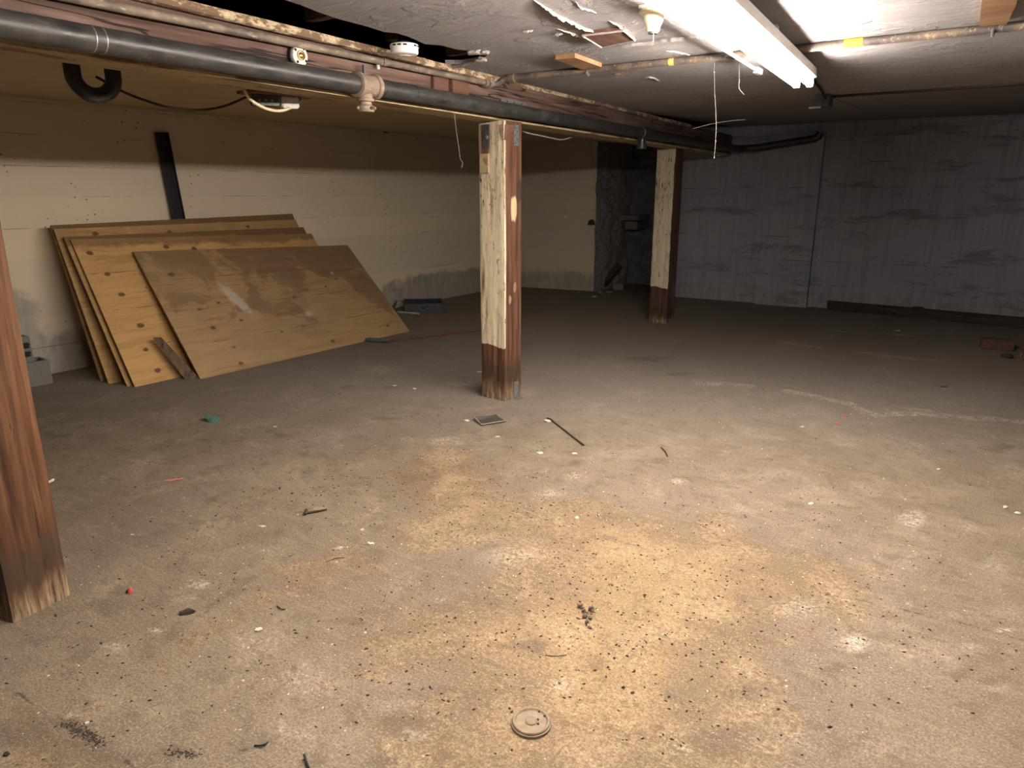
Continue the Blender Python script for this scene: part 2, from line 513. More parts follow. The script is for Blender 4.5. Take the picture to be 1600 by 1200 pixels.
# board-formed concrete walls: cream paint over grey concrete, peeled near the floor
def wall_mat(name, paint, paint2, conc, conc2, pitch, peel, axis, spots=(), seed=0.0, streak=0.0):
    m = N(name, 0.9, 0, 0.2)
    co = m.co()
    x, y, z = m.sep(co)
    along = y if axis == 1 else x
    big = m.noise(co, 0.9, 5)
    med = m.noise(m.co(loc=(seed, 1, 2)), 5, 6, 0.65)
    fine = m.noise(co, 45, 5, 0.65)
    c = m.ramp(big, [(0.3, paint2), (0.7, paint)])
    c = m.mix(m.math('MULTIPLY', m.sstep(fine, 0.55, 0.75), 0.25), c, conc2)
    # form-board courses
    wv = m.noise(m.co(scale=(0.6, 0.6, 0.1)), 2.0, 4)
    k = m.math('DIVIDE', m.math('ADD', z, m.math('MULTIPLY', wv, 0.02)), pitch)
    fr = m.math('FRACT', k)
    row = m.node('ShaderNodeTexWhiteNoise', noise_dimensions='1D')
    m.L(m.math('FLOOR', k), row.inputs['W'])
    c = m.mix(m.math('MULTIPLY', row.outputs[0], 0.22), c, conc2)
    edge = m.math('ABSOLUTE', m.math('SUBTRACT', fr, 0.5))
    line = m.math('MULTIPLY', m.sstep(edge, 0.478, 0.497), m.sstep(m.noise(m.co(scale=(0.7, 0.7, 2)), 2.6, 4), 0.50, 0.66))
    # pits
    pv = m.voro(m.co(scale=(1, 1, 1.2)), 16, rand=1.0)
    pn = m.noise(co, 2.2, 3)
    pit = m.math('MULTIPLY', m.sstep(pv, 0.16, 0.10), m.sstep(pn, 0.53, 0.63))
    c = m.mix(m.math('MULTIPLY', pit, 0.85), c, (0.06, 0.05, 0.04))
    # bare concrete
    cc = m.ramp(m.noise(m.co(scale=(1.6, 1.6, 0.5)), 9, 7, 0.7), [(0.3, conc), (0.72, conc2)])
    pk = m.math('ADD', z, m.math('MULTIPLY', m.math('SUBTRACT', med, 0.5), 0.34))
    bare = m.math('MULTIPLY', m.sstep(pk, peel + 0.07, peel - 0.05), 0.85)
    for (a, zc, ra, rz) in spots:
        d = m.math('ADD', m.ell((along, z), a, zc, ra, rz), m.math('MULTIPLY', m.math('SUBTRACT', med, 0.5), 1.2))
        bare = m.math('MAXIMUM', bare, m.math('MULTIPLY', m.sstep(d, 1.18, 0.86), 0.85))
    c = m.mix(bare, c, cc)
    c = m.mix(m.math('MULTIPLY', line, 0.9 if streak else 0.55), c, (0.06, 0.055, 0.05) if streak else (0.09, 0.075, 0.06))
    if streak:
        sm = m.noise(m.co(scale=(0.5, 0.5, 2.4), loc=(2, 2, 5)), 2.4, 7, 0.72)
        c = m.mix(m.math('MULTIPLY', m.sstep(sm, 0.53, 0.64), 0.55), c, (0.09, 0.088, 0.095))
    if streak:
        st = m.noise(m.co(scale=(6, 6, 0.35)), 3, 6, 0.7)
        c = m.mix(m.math('MULTIPLY', m.sstep(st, 0.45, 0.68), streak), c, conc)
    m.color(c)
    h = m.math('SUBTRACT', m.math('ADD', m.math('MULTIPLY', fine, 0.25), m.math('MULTIPLY', row.outputs[0], 0.35)),
               m.math('ADD', m.math('ADD', m.math('MULTIPLY', line, 0.7), m.math('MULTIPLY', pit, 0.8)), m.math('MULTIPLY', bare, 0.3)))
    m.bump(h, 0.5, 0.008)
    return m.mat
M['wall_cream'] = wall_mat('cream_painted_concrete', (0.73, 0.62, 0.455), (0.66, 0.555, 0.40), (0.22, 0.20, 0.185), (0.42, 0.385, 0.345), 0.235, 0.15, 1,
                           spots=((2.25, 0.35, 0.30, 0.36), (7.6, 0.15, 1.5, 0.22), (2.95, 0.1, 0.5, 0.25)))
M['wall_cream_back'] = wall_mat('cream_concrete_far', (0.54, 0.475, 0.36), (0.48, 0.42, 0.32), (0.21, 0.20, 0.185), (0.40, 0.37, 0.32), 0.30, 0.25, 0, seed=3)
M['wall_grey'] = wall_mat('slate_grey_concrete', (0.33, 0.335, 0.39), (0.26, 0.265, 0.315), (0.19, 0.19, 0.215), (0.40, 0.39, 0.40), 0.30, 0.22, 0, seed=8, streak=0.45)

# floor: worn, stained concrete; the stain shapes come from the mesh attribute "stain"
def floor_mat():
    m = N('stained_concrete_floor', 0.82, 0, 0.25)
    co = m.co()
    at = m.node('ShaderNodeAttribute', attribute_name='stain')
    sx, sy, sz = m.sep(at.outputs['Vector'])
    ck = at.outputs['Alpha']
    big = m.noise(co, 0.8, 3, 0.6)
    med = m.noise(m.co(loc=(4, 2, 0)), 3.0, 7, 0.72, 0.5)
    med2 = m.noise(m.co(loc=(9, 5, 0)), 9, 6, 0.74, 0.3)
    fine = m.noise(co, 55, 4, 0.72)
    vfine = m.noise(co, 140, 3, 0.75)
    c = m.ramp(big, [(0.32, (0.138, 0.105, 0.075)), (0.68, (0.190, 0.148, 0.107))])
    c = m.mix(m.math('MULTIPLY', m.sstep(med, 0.45, 0.66), 0.70), c, (0.240, 0.190, 0.138))
    c = m.mix(m.math('MULTIPLY', m.sstep(med2, 0.50, 0.62), 0.60), c, (0.105, 0.080, 0.057))
    # floor turns a paler grey towards the far and left walls
    px, py, _ = m.sep(co)
    gy = m.math('ADD', m.math('SUBTRACT', py, m.math('MULTIPLY', px, 0.55)), m.math('MULTIPLY', m.math('SUBTRACT', med, 0.5), 2.5))
    c = m.mix(m.math('MULTIPLY', m.sstep(gy, 3.8, 6.2), 0.55), c, (0.250, 0.226, 0.202))
    # ochre spill with tide-line rim
    o = m.math('ADD', sx, m.math('MULTIPLY', m.math('SUBTRACT', med, 0.5), 0.85))
    o = m.math('ADD', o, m.math('MULTIPLY', m.math('SUBTRACT', med2, 0.5), 0.38))
    om = m.sstep(o, -0.03, 0.07)
    core = m.sstep(o, 0.10, 0.42)
    oc = m.mix(core, (0.155, 0.102, 0.056), (0.260, 0.168, 0.075))
    oc = m.mix(m.math('MULTIPLY', m.sstep(med2, 0.50, 0.64), 0.60), oc, (0.105, 0.066, 0.033))
    oc = m.mix(m.math('MULTIPLY', m.sstep(m.math('ADD', m.math('MULTIPLY', fine, 0.55), m.math('MULTIPLY', med, 0.45)), 0.47, 0.60), 0.55), oc, (0.345, 0.24, 0.125))
    c = m.mix(m.math('MULTIPLY', om, 0.72), c, oc)
    rim = m.math('MULTIPLY', m.sstep(m.math('ABSOLUTE', m.math('SUBTRACT', o, 0.02)), 0.05, 0.0), 0.35)
    c = m.mix(rim, c, (0.165, 0.108, 0.064))
    # damp / dirty spots
    d = m.sstep(m.math('ADD', sz, m.math('MULTIPLY', m.math('SUBTRACT', med2, 0.5), 1.3)), 0.40, 0.85)
    c = m.mix(m.math('MULTIPLY', d, 0.62), c, (0.090, 0.066, 0.045))
    # white efflorescence
    wn = m.sstep(m.math('ADD', m.math('MULTIPLY', fine, 0.5), m.math('MULTIPLY', med2, 0.5)), 0.44, 0.60)
    w = m.math('MULTIPLY', m.sstep(sy, 0.12, 0.75), wn)
    c = m.mix(m.math('MULTIPLY', w, 0.80), c, (0.50, 0.435, 0.36))
    sp = m.math('MULTIPLY', m.sstep(med, 0.54, 0.68), m.sstep(fine, 0.50, 0.62))
    tr = m.noise(m.co(scale=(0.35, 2.2, 1), rot=(0, 0, 0.9), loc=(2, 2, 0)), 14, 5, 0.7, 0.4)
    c = m.mix(m.math('MULTIPLY', m.sstep(tr, 0.52, 0.66), 0.26), c, (0.29, 0.23, 0.165))
    c = m.mix(m.math('MULTIPLY', sp, 0.55), c, (0.42, 0.345, 0.26))
    # grain
    c = m.mix(m.math('MULTIPLY', m.sstep(vfine, 0.47, 0.62), 0.60), c, (0.085, 0.062, 0.041))
    c = m.mix(m.math('MULTIPLY', m.sstep(vfine, 0.44, 0.34), 0.45), c, (0.40, 0.33, 0.245))
    c = m.mix(m.math('MULTIPLY', m.sstep(fine, 0.48, 0.34), 0.50), c, (0.095, 0.072, 0.049))
    # cracks
    cw = m.math('ADD', ck, m.math('MULTIPLY', m.math('SUBTRACT', fine, 0.5), 0.03))
    cm = m.sstep(cw, 0.007, 0.001)
    c = m.mix(m.math('MULTIPLY', cm, 0.8), c, (0.045, 0.032, 0.022))
    m.color(c)
    m.bump(m.math('ADD', m.math('ADD', m.math('MULTIPLY', fine, 0.6), m.math('MULTIPLY', med2, 0.6)), m.math('MULTIPLY', vfine, 0.25)), 0.85, 0.009)
    return m.mat
M['floor'] = floor_mat()

# ceiling plaster: brushed grey plaster, blistered
def ceil_mat(name, a, b, pale, strength):
    m = N(name, 0.9, 0, 0.15)
    co = m.co()
    big = m.noise(co, 1.0, 5)
    br = m.noise(m.co(scale=(0.35, 1.3, 1), rot=(0, 0, 0.5)), 9, 8, 0.7, 1.2)
    st = m.noise(co, 38, 6, 0.7)
    bl = m.noise(m.co(loc=(3, 3, 0)), 4.5, 5, 0.6, 0.5)
    blm = m.sstep(bl, 0.54, 0.62)
    c = m.ramp(big, [(0.3, a), (0.7, b)])
    c = m.mix(m.math('MULTIPLY', m.sstep(br, 0.5, 0.7), 0.35), c, pale)
    c = m.mix(m.math('MULTIPLY', m.math('MULTIPLY', blm, m.sstep(st, 0.5, 0.62)), 0.5), c, pale)
    c = m.mix(m.math('MULTIPLY', m.sstep(st, 0.45, 0.33), 0.2), c, tuple(x * 0.5 for x in a))
    m.color(c)
    h = m.math('ADD', m.math('MULTIPLY', br, 0.9), m.math('MULTIPLY', st, m.math('ADD', 0.35, m.math('MULTIPLY', blm, 0.8))))
    m.bump(h, strength, 0.02)
    return m.mat
M['ceiling'] = ceil_mat('grey_brushed_plaster', (0.275, 0.255, 0.258), (0.36, 0.335, 0.335), (0.50, 0.465, 0.445), 0.9)
M['ceiling_cream'] = ceil_mat('cream_board_ceiling', (0.48, 0.385, 0.235), (0.54, 0.43, 0.27), (0.58, 0.48, 0.32), 0.2)
m = N('rough_broken_concrete', 0.95)
n = m.noise(m.co(), 14, 8, 0.75); n2 = m.voro(m.co(), 22)
m.color(m.mix(m.sstep(n2, 0.30, 0.1), m.ramp(n, [(0.3, (0.14, 0.115, 0.115)), (0.7, (0.36, 0.31, 0.30))]), (0.02, 0.018, 0.02)))
m.bump(n, 0.9, 0.02)
M['rubble'] = m.mat
M['dark_wall'] = plain('dark_grey_concrete', (0.16, 0.16, 0.19), 0.95, 0, 0.3, 8, 0.3)  # even dark grey for the recess back and the slab

# ------------------------------------------------------------------ structure
CEIL = 2.13
TOPZ = 2.44
WX = -6.26       # left wall
RX = 4.2         # right wall
BY = -3.0        # wall behind the camera
def quad(mb, pts, mi=0): mb.add(pts, [tuple(range(len(pts)))], mi)

# floor
def seg_dist(P, a, b):
    a = np.array(a); b = np.array(b); ab = b - a
    t = np.clip(((P - a) @ ab) / max(ab @ ab, 1e-9), 0, 1)
    return np.linalg.norm(P - (a + t[:, None] * ab), axis=1)
def poly_sd(P, poly):
    inside = np.zeros(len(P), bool)
    d = np.full(len(P), 1e9)
    n = len(poly)
    for i in range(n):
        a, b = poly[i], poly[(i + 1) % n]
        d = np.minimum(d, seg_dist(P, a, b))
        c = ((a[1] > P[:, 1]) != (b[1] > P[:, 1]))
        with np.errstate(divide='ignore', invalid='ignore'):
            xx = (b[0] - a[0]) * (P[:, 1] - a[1]) / (b[1] - a[1] + 1e-12) + a[0]
        inside ^= c & (P[:, 0] < xx)
    return np.where(inside, d, -d)
def fl(pts): return [tuple(survey(x, y)[:2]) for x, y in pts]

def make_floor():
    xs = np.concatenate([np.arange(WX, -4.4, 0.04), np.arange(-4.4, 1.6, 0.02), np.linspace(1.6, RX, 12)])
    ys = np.concatenate([np.linspace(BY, 0.3, 10), np.arange(0.4, 5.0, 0.02), np.arange(5.0, 9.0, 0.04), np.linspace(9.0, 10.9, 20)])
    nx, ny = len(xs), len(ys)
    X, Y = np.meshgrid(xs, ys)
    P = np.stack([X.ravel(), Y.ravel()], 1)
    spill = [fl([(690, 702), (720, 704), (760, 735), (800, 768), (835, 795), (862, 783), (900, 772), (960, 778), (1000, 795), (1045, 800), (1075, 812),
                 (1105, 800), (1150, 828), (1210, 850), (1290, 872), (1350, 900), (1345, 960), (1270, 985), (1215, 1010), (1230, 1080), (1190, 1150), (1200, 1260),
                 (560, 1290), (590, 1190), (640, 1120), (690, 1085), (650, 1060), (575, 1040), (556, 1000), (575, 965), (640, 945),
                 (730, 925), (790, 890), (812, 850), (790, 835), (740, 842), (690, 870), (640, 865), (620, 830), (660, 800), (620, 770), (600, 740)]),
             fl([(640, 870), (560, 850), (480, 860), (420, 880), (380, 930), (300, 980), (230, 1040), (200, 1080), (240, 1085), (330, 1010), (420, 950), (520, 920), (600, 905)]),
             fl([(0, 1080), (60, 1085), (110, 1110), (170, 1150), (190, 1230), (0, 1240)])]
    o = np.full(len(P), -1.0)
    for s, off in zip(spill, (0.0, -0.06, -0.05)):
        o = np.maximum(o, poly_sd(P, s) + off)
    o = np.clip(o, -0.6, 0.6)
    w = np.zeros(len(P)); d = np.zeros(len(P)); ck = np.full(len(P), 9.0)
    def line(arr, pts, width, amp=1.0):
        q = fl(pts)
        for a, b in zip(q[:-1], q[1:]):
            np.maximum(arr, amp * np.exp(-(seg_dist(P, a, b) / width) ** 2), out=arr)
    def blob(arr, x, y, rx, ry, amp=1.0):
        c = survey(x, y); e = survey(x + rx, y); u = survey(x, y + ry)
        vx = Vector((e.x - c.x, e.y - c.y)); vy = Vector((u.x - c.x, u.y - c.y))
        det = vx.x * vy.y - vx.y * vy.x
        q = P - np.array([c.x, c.y])
        a = (q[:, 0] * vy.y - q[:, 1] * vy.x) / det
        b = (vx.x * q[:, 1] - vx.y * q[:, 0]) / det
        np.maximum(arr, amp * np.exp(-(a * a + b * b)), out=arr)
    line(w, [(1232, 611), (1262, 617), (1290, 623), (1325, 630), (1348, 643), (1370, 648), (1400, 646), (1450, 647), (1500, 652), (1562, 655)], 0.055, 0.95)
    line(w, [(1405, 636), (1450, 642)], 0.05, 0.7)
    line(w, [(1224, 535), (1250, 539), (1282, 543)], 0.07, 0.8); line(w, [(1372, 555), (1420, 559), (1462, 564)], 0.07, 0.85)
    line(w, [(1335, 551), (1355, 552)], 0.07, 0.75); line(w, [(1380, 520), (1420, 525)], 0.08, 0.85); line(w, [(1290, 515), (1370, 523)], 0.06, 0.6)
    line(w, [(1090, 596), (1170, 603)], 0.07, 0.65); line(w, [(1590, 660), (1600, 658)], 0.05, 0.8)
    for a in [(1425, 810, 22, 14, 1.0), (1335, 1005, 26, 15, .95), (1300, 990, 8, 8, .8), (590, 578, 50, 12, .55), (700, 690, 40, 8, .7), (640, 687, 20, 5, .7),
              (1110, 600, 40, 6, .6), (180, 1010, 20, 9, .7), (310, 912, 28, 10, .75), (245, 985, 14, 6, .8), (112, 1118, 20, 8, .6), (440, 1130, 9, 20, .8),
              (475, 1153, 18, 6, .8), (690, 936, 14, 6, .8), (900, 745, 22, 10, .6), (1060, 752, 16, 6, .8), (1510, 1010, 14, 6, .8), (870, 1070, 30, 14, .7),
              (1060, 1170, 24, 10, .8), (1420, 943, 6, 5, .9), (800, 870, 60, 20, .45), (1250, 950, 60, 25, .5), (1560, 880, 40, 25, .4), (720, 600, 30, 8, .6),
              (800, 615, 40, 6, .7), (500, 795, 12, 5, .8), (530, 857, 10, 5, .8), (860, 770, 30, 10, .6), (1570, 985, 20, 6, .8), (650, 1150, 30, 16, .6)]:
        blob(w, *a)
    for a in [(440, 681, 20, 7), (475, 689, 14, 4), (320, 688, 26, 5), (265, 689, 18, 6), (600, 654, 34, 6), (328, 781, 14, 7), (310, 815, 20, 6), (897, 724, 18, 9), (1075, 748, 40, 8),
              (460, 1046, 18, 9), (560, 975, 22, 6), (530, 970, 40, 8), (1505, 1050, 36, 16), (1545, 1062, 40, 14), (1300, 1050, 50, 18), (1250, 1105, 24, 10), (450, 988, 14, 7), (700, 950, 40, 14),
              (1165, 935, 30, 12), (1050, 1090, 24, 14), (640, 1130, 60, 40), (1150, 1150, 90, 40), (1180, 1080, 50, 25), (760, 940, 60, 22), (600, 1190, 50, 25), (820, 1010, 50, 12), (1020, 720, 50, 8), (90, 1130, 70, 24), (236, 1180, 12, 6), (700, 1180, 30, 14), (700, 1075, 30, 10), (715, 1005, 40, 10), (950, 840, 30, 8), (85, 680, 30, 6),
              (120, 1145, 30, 12), (540, 605, 20, 5), (610, 605, 18, 4), (1010, 560, 60, 8), (1060, 585, 40, 5), (1560, 700, 40, 12), (280, 1175, 60, 20), (235, 1020, 26, 12), (660, 745, 60, 12)]:
        blob(d, *a, 0.85)
    line(d, [(160, 1078), (230, 1022), (300, 970), (370, 915), (420, 885)], 0.06, 0.62)
    line(d, [(0, 1150), (60, 1150), (120, 1175), (180, 1200)], 0.10, 0.75)
    line(d, [(640, 960), (720, 930), (770, 905)], 0.05, 0.6)
    for q in ([(1180, 880), (1215, 900), (1260, 912), (1300, 930), (1345, 938), (1400, 950), (1450, 962), (1510, 975), (1600, 1000)],
              [(0, 1070), (28, 1084), (68, 1108), (96, 1126), (125, 1145), (155, 1162), (185, 1182), (215, 1200)],
              [(345, 1195), (370, 1175), (395, 1170), (415, 1163)], [(0, 880), (60, 872), (110, 868)], [(400, 895), (450, 870), (480, 860)]):
        q = fl(q)
        for a, b in zip(q[:-1], q[1:]): ck = np.minimum(ck, seg_dist(P, a, b))
    idx = np.arange(nx * ny).reshape(ny, nx)
    faces = np.stack([idx[:-1, :-1], idx[:-1, 1:], idx[1:, 1:], idx[1:, :-1]], -1).reshape(-1, 4)
    me = bpy.data.meshes.new('floor')
    nv, nf = nx * ny, len(faces)
    me.vertices.add(nv)
    me.vertices.foreach_set('co', np.column_stack([P, np.zeros(nv)]).ravel().astype('f'))
    me.loops.add(nf * 4); me.loops.foreach_set('vertex_index', faces.ravel().astype('i'))
    me.polygons.add(nf); me.polygons.foreach_set('loop_start', (np.arange(nf) * 4).astype('i'))
    me.update(calc_edges=True)
    at = me.attributes.new('stain', 'FLOAT_COLOR', 'POINT')
    at.data.foreach_set('color', np.column_stack([o, w, d, np.clip(ck, 0, 1)]).ravel().astype('f'))
    me.materials.append(M['floor'])
    ob = bpy.data.objects.new('floor', me); C.objects.link(ob)
    tag(ob, 'worn tan concrete basement floor with ochre stains and white streaks', None, None, 'structure')
make_floor()
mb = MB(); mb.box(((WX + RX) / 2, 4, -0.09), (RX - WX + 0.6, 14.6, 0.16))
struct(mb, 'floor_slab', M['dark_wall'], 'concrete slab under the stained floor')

# walls
mb = MB(); mb.box((WX - 0.1, 3.95, TOPZ / 2), (0.2, 13.9, TOPZ))
struct(mb, 'wall_left', M['wall_cream'], 'cream painted board-formed concrete wall behind the plywood', origin=(0, 0, 0))
mb = MB(); mb.box((RX + 0.1, 3.95, TOPZ / 2), (0.2, 13.9, TOPZ))
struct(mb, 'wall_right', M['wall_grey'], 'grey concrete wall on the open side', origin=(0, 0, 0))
mb = MB(); mb.box(((WX + RX) / 2, BY - 0.1, TOPZ / 2), (RX - WX + 0.4, 0.2, TOPZ))
struct(mb, 'wall_front', M['wall_cream'], 'cream concrete wall opposite the dark end of the cellar', origin=(0, 0, 0))
A0, A1, B0, B1 = (WX, 9.25), (-4.88, 9.47), (-3.86, 9.60), (RX, 10.0)
mb = MB(); mb.prism([A0, (A1[0], A1[1]), (A1[0] - 0.02, 10.75), (WX, 10.75)], 0, TOPZ)
struct(mb, 'wall_back', M['wall_cream_back'], 'cream concrete wall section left of the dark recess', origin=(0, 0, 0))
mb = MB(); mb.prism([B0, B1, (RX, 10.75), (B0[0], 10.75)], 0, TOPZ)
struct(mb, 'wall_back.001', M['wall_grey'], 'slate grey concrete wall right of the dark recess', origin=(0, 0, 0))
def by(x): return B0[1] + (B1[1] - B0[1]) * (x - B0[0]) / (B1[0] - B0[0])
mb = MB(); mb.prism([(-2.52, by(-2.52) - 0.10), (-1.88, by(-1.88) - 0.10), (-1.88, by(-1.88) + 0.05), (-2.52, by(-2.52) + 0.05)], 0, CEIL)
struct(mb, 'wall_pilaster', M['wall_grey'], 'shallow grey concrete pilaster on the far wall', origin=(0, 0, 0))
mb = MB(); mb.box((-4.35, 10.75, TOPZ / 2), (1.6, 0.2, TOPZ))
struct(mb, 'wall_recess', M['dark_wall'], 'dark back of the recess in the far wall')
# broken jamb of the recess
mb = MB()
nj, mj = 26, 40
vsj = []
for j in range(mj + 1):
    for i in range(nj + 1):
        y = 9.44 + 1.1 * i / nj; z = CEIL * j / mj
        p = Vector((0, y * 3, z * 3))
        dx = 0.05 * mnoise.noise(p) + 0.035 * mnoise.noise(p * 2.7) + 0.02 * mnoise.noise(p * 6)
        k = min(1, i / 5)
        vsj.append((-4.86 + 0.03 * k + dx * (0.35 + 0.65 * k), y, z))
mb.add(vsj, [(j * (nj + 1) + i, j * (nj + 1) + i + 1, (j + 1) * (nj + 1) + i + 1, (j + 1) * (nj + 1) + i) for j in range(mj) for i in range(nj)])
struct(mb, 'trim_1', M['rubble'], 'rough broken concrete jamb of the dark recess', smooth=True, angle=80)

# ceilings with the broken-out opening beside the beam
def beam_x(y): return -2.60 - 0.033 * y          # face of the beam
hole = [survey(x, y, CEIL) for x, y in [(250, 3), (330, 27), (400, 42), (470, 62), (540, 78), (600, 90), (655, 96), (690, 101), (722, 100), (742, 97), (752, 93), (757, 90),
                                        (762, 85), (752, 82), (735, 80), (712, 77), (690, 71), (664, 69), (640, 58), (620, 52), (600, 50), (575, 42), (560, 38), (530, 30), (500, 20), (470, 8), (445, 0), (400, -20), (330, -50), (240, -30), (200, -12)]]
hole = [Vector((max(p.x, beam_x(p.y) + 0.02), p.y, CEIL)) for p in hole]
def ceiling_right():
    bm = bmesh.new()
    outer = []
    x0f = lambda y: beam_x(y) - 0.06
    for (x, y) in [(x0f(BY), BY), (RX, BY), (RX, 6.02), (-1.19, 5.97), (x0f(5.97), 5.97)]: outer.append(bm.verts.new((x, y, CEIL)))
    inner = [bm.verts.new(p) for p in hole]
    es = [bm.edges.new((outer[i], outer[(i + 1) % 5])) for i in range(5)]
    es += [bm.edges.new((inner[i], inner[(i + 1) % len(inner)])) for i in range(len(inner))]
    bmesh.ops.triangle_fill(bm, use_beauty=True, edges=es)
    for f in bm.faces:
        if f.normal.z > 0: f.normal_flip()
    f1, f2 = bm.verts.new((-1.19, 9.9, 2.262)), bm.verts.new((x0f(9.9), 9.9, 2.262))
    f = bm.faces.new((outer[3], f1, f2, outer[4])); f.normal_update()
    if f.normal.z > 0: f.normal_flip()
    top = [bm.verts.new(Vector(p) + Vector((0, 0, 0.022))) for p in hole]
    n = len(inner)
    on_beam = [p.x < beam_x(p.y) + 0.025 for p in hole]
    for i in range(n):
        if on_beam[i] and on_beam[(i + 1) % n]: continue
        bm.faces.new((inner[i], inner[(i + 1) % n], top[(i + 1) % n], top[i]))
    me = bpy.data.meshes.new('ceiling'); bm.to_mesh(me); bm.free()
    me.materials.append(M['ceiling'])
    o = bpy.data.objects.new('ceiling', me); C.objects.link(o)
    ORG[o.name] = Vector((0, 0, 0))
    return tag(o, 'grey brushed plaster ceiling with a broken-out hole beside the beam', None, None, 'structure')
ceil = ceiling_right()
mb = MB(); mb.prism([(WX, BY), (beam_x(BY) - 0.15, BY), (beam_x(10.7) - 0.15, 10.7), (WX, 10.7)], CEIL, CEIL + 0.02)
ceil2 = struct(mb, 'ceiling.001', M['ceiling_cream'], 'cream ceiling of the bay over the plywood', origin=(0, 0, 0))
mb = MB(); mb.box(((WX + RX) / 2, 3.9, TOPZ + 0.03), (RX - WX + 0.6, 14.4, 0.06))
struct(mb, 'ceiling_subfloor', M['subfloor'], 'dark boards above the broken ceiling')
# sloping ceiling of the far end and a dark strip for the shadow line where it starts
mb = MB(); mb.add([(-1.19, 5.97, CEIL + 0.004), (RX, 6.02, CEIL + 0.004), (RX, 9.99, 2.262), (-1.19, 9.9, 2.262)], [(0, 1, 2, 3)])
struct(mb, 'ceiling.002', M['ceiling'], 'sloping grey plaster ceiling at the far end', origin=(0, 0, 0))
mb = MB(); mb.prism([(-1.21, 5.95), (RX, 6.0), (RX, 6.03), (-1.19, 5.98)], CEIL - 0.016, CEIL + 0.02)
struct(mb, 'trim_2', M['old_plank'], 'dark strip standing in for the shadow line where the ceiling slopes up')
# peeling plaster on the ceiling (parts of it)
def curl(pts, w, seed, lift=0.02):
    mb = MB(); pts = smooth_path(pts, 7)
    vs_, n = [], len(pts)
    rnd = random.Random(seed)
    for i, p in enumerate(pts):
        t = (pts[min(i + 1, n - 1)] - pts[max(i - 1, 0)]).normalized()
        s = Vector((t.y, -t.x, 0))
        k = math.sin(math.pi * (i + 0.3) / (n + 0.6)) ** 0.6
        ww = w * k * (0.75 + 0.5 * rnd.random()); hh = lift * k * (0.7 + 0.6 * rnd.random())
        vs_ += [p + Vector((0, 0, 0.003)), p + s * ww * 0.6 - Vector((0, 0, hh * 0.35)), p + s * ww - Vector((0, 0, hh)), p + s * ww * 1.02 - Vector((0, 0, hh - 0.004)), p + s * ww * 0.55 + Vector((0, 0, 0.004))]
    fs = []
    for i in range(n - 1):
        for k in range(5):
            k2 = (k + 1) % 5
            fs.append((i * 5 + k, i * 5 + k2, (i + 1) * 5 + k2, (i + 1) * 5 + k))
    fs += [(4, 3, 2, 1, 0), tuple((n - 1) * 5 + k for k in range(5))]
    mb.add(vs_, fs)
    return mb
def cs(pts, z=CEIL): return [survey(x, y, z) for x, y in pts]
for i, (pts, w, lift) in enumerate([([(833, 0), (850, 12), (868, 24), (890, 34), (912, 44), (935, 51)], 0.022, 0.018), ([(870, 45), (888, 51), (905, 57), (913, 60)], 0.02, 0.012),
                                    ([(815, 49), (825, 48), (834, 47)], 0.015, 0.012), ([(864, 55), (872, 53), (880, 52)], 0.012, 0.012), ([(950, 32), (965, 40), (980, 48)], 0.015, 0.012),
                                    ([(1040, 79), (1058, 81), (1078, 86)], 0.008, 0.008), ([(1005, 122), (1016, 120), (1030, 126)], 0.01, 0.01), ([(898, 2), (905, 12), (918, 15), (930, 20)], 0.012, 0.008)]):
    build(curl(cs(pts), w, i, lift), 'plaster_curl', M['plaster_white'], ceil, smooth=True)
for p, s in [((742, 79), 0.035), ((757, 80), 0.03), ((751, 91), 0.035), ((660, 92), 0.022)]:
    c = survey(*p, CEIL)
    mb = MB(); mb.lump((c.x, c.y, CEIL - s * 0.5), (s, s * 0.7, s * 0.45), seed=p[0], rough=0.8)
    build(mb, 'plaster_flake', M['plaster_white'], ceil)
# knobbly plaster bead across the ceiling
mb = MB()
pts = smooth_path(cs([(972, 71), (990, 68), (1012, 66), (1040, 61), (1066, 58), (1090, 55)]), 10)
mb.tube([p - Vector((0, 0, 0.002)) for p in pts], [0.012 + 0.006 * mnoise.noise(p * 40) for p in pts], 10)
build(mb, 'plaster_bead', M['plaster_white'], ceil, smooth=True)
# hanging flap below the hole's edge
mb = curl(cs([(680, 103), (700, 105), (722, 101), (745, 95)]), 0.03, 77, 0.02)
build(mb, 'plaster_flap', M['plaster_white'], ceil, smooth=True)

# joists above the hole
for i, y in enumerate((1.42, 1.86, 2.34, 2.84, 3.32)):
    mb = MB(); mb.box((-1.6, y, 2.295), (2.1, 0.045, 0.26))
    tag(build(mb, 'ceiling_joist', M['joist']), 'dark floor joist seen through the broken ceiling', 'joist', 'joists above the broken ceiling')

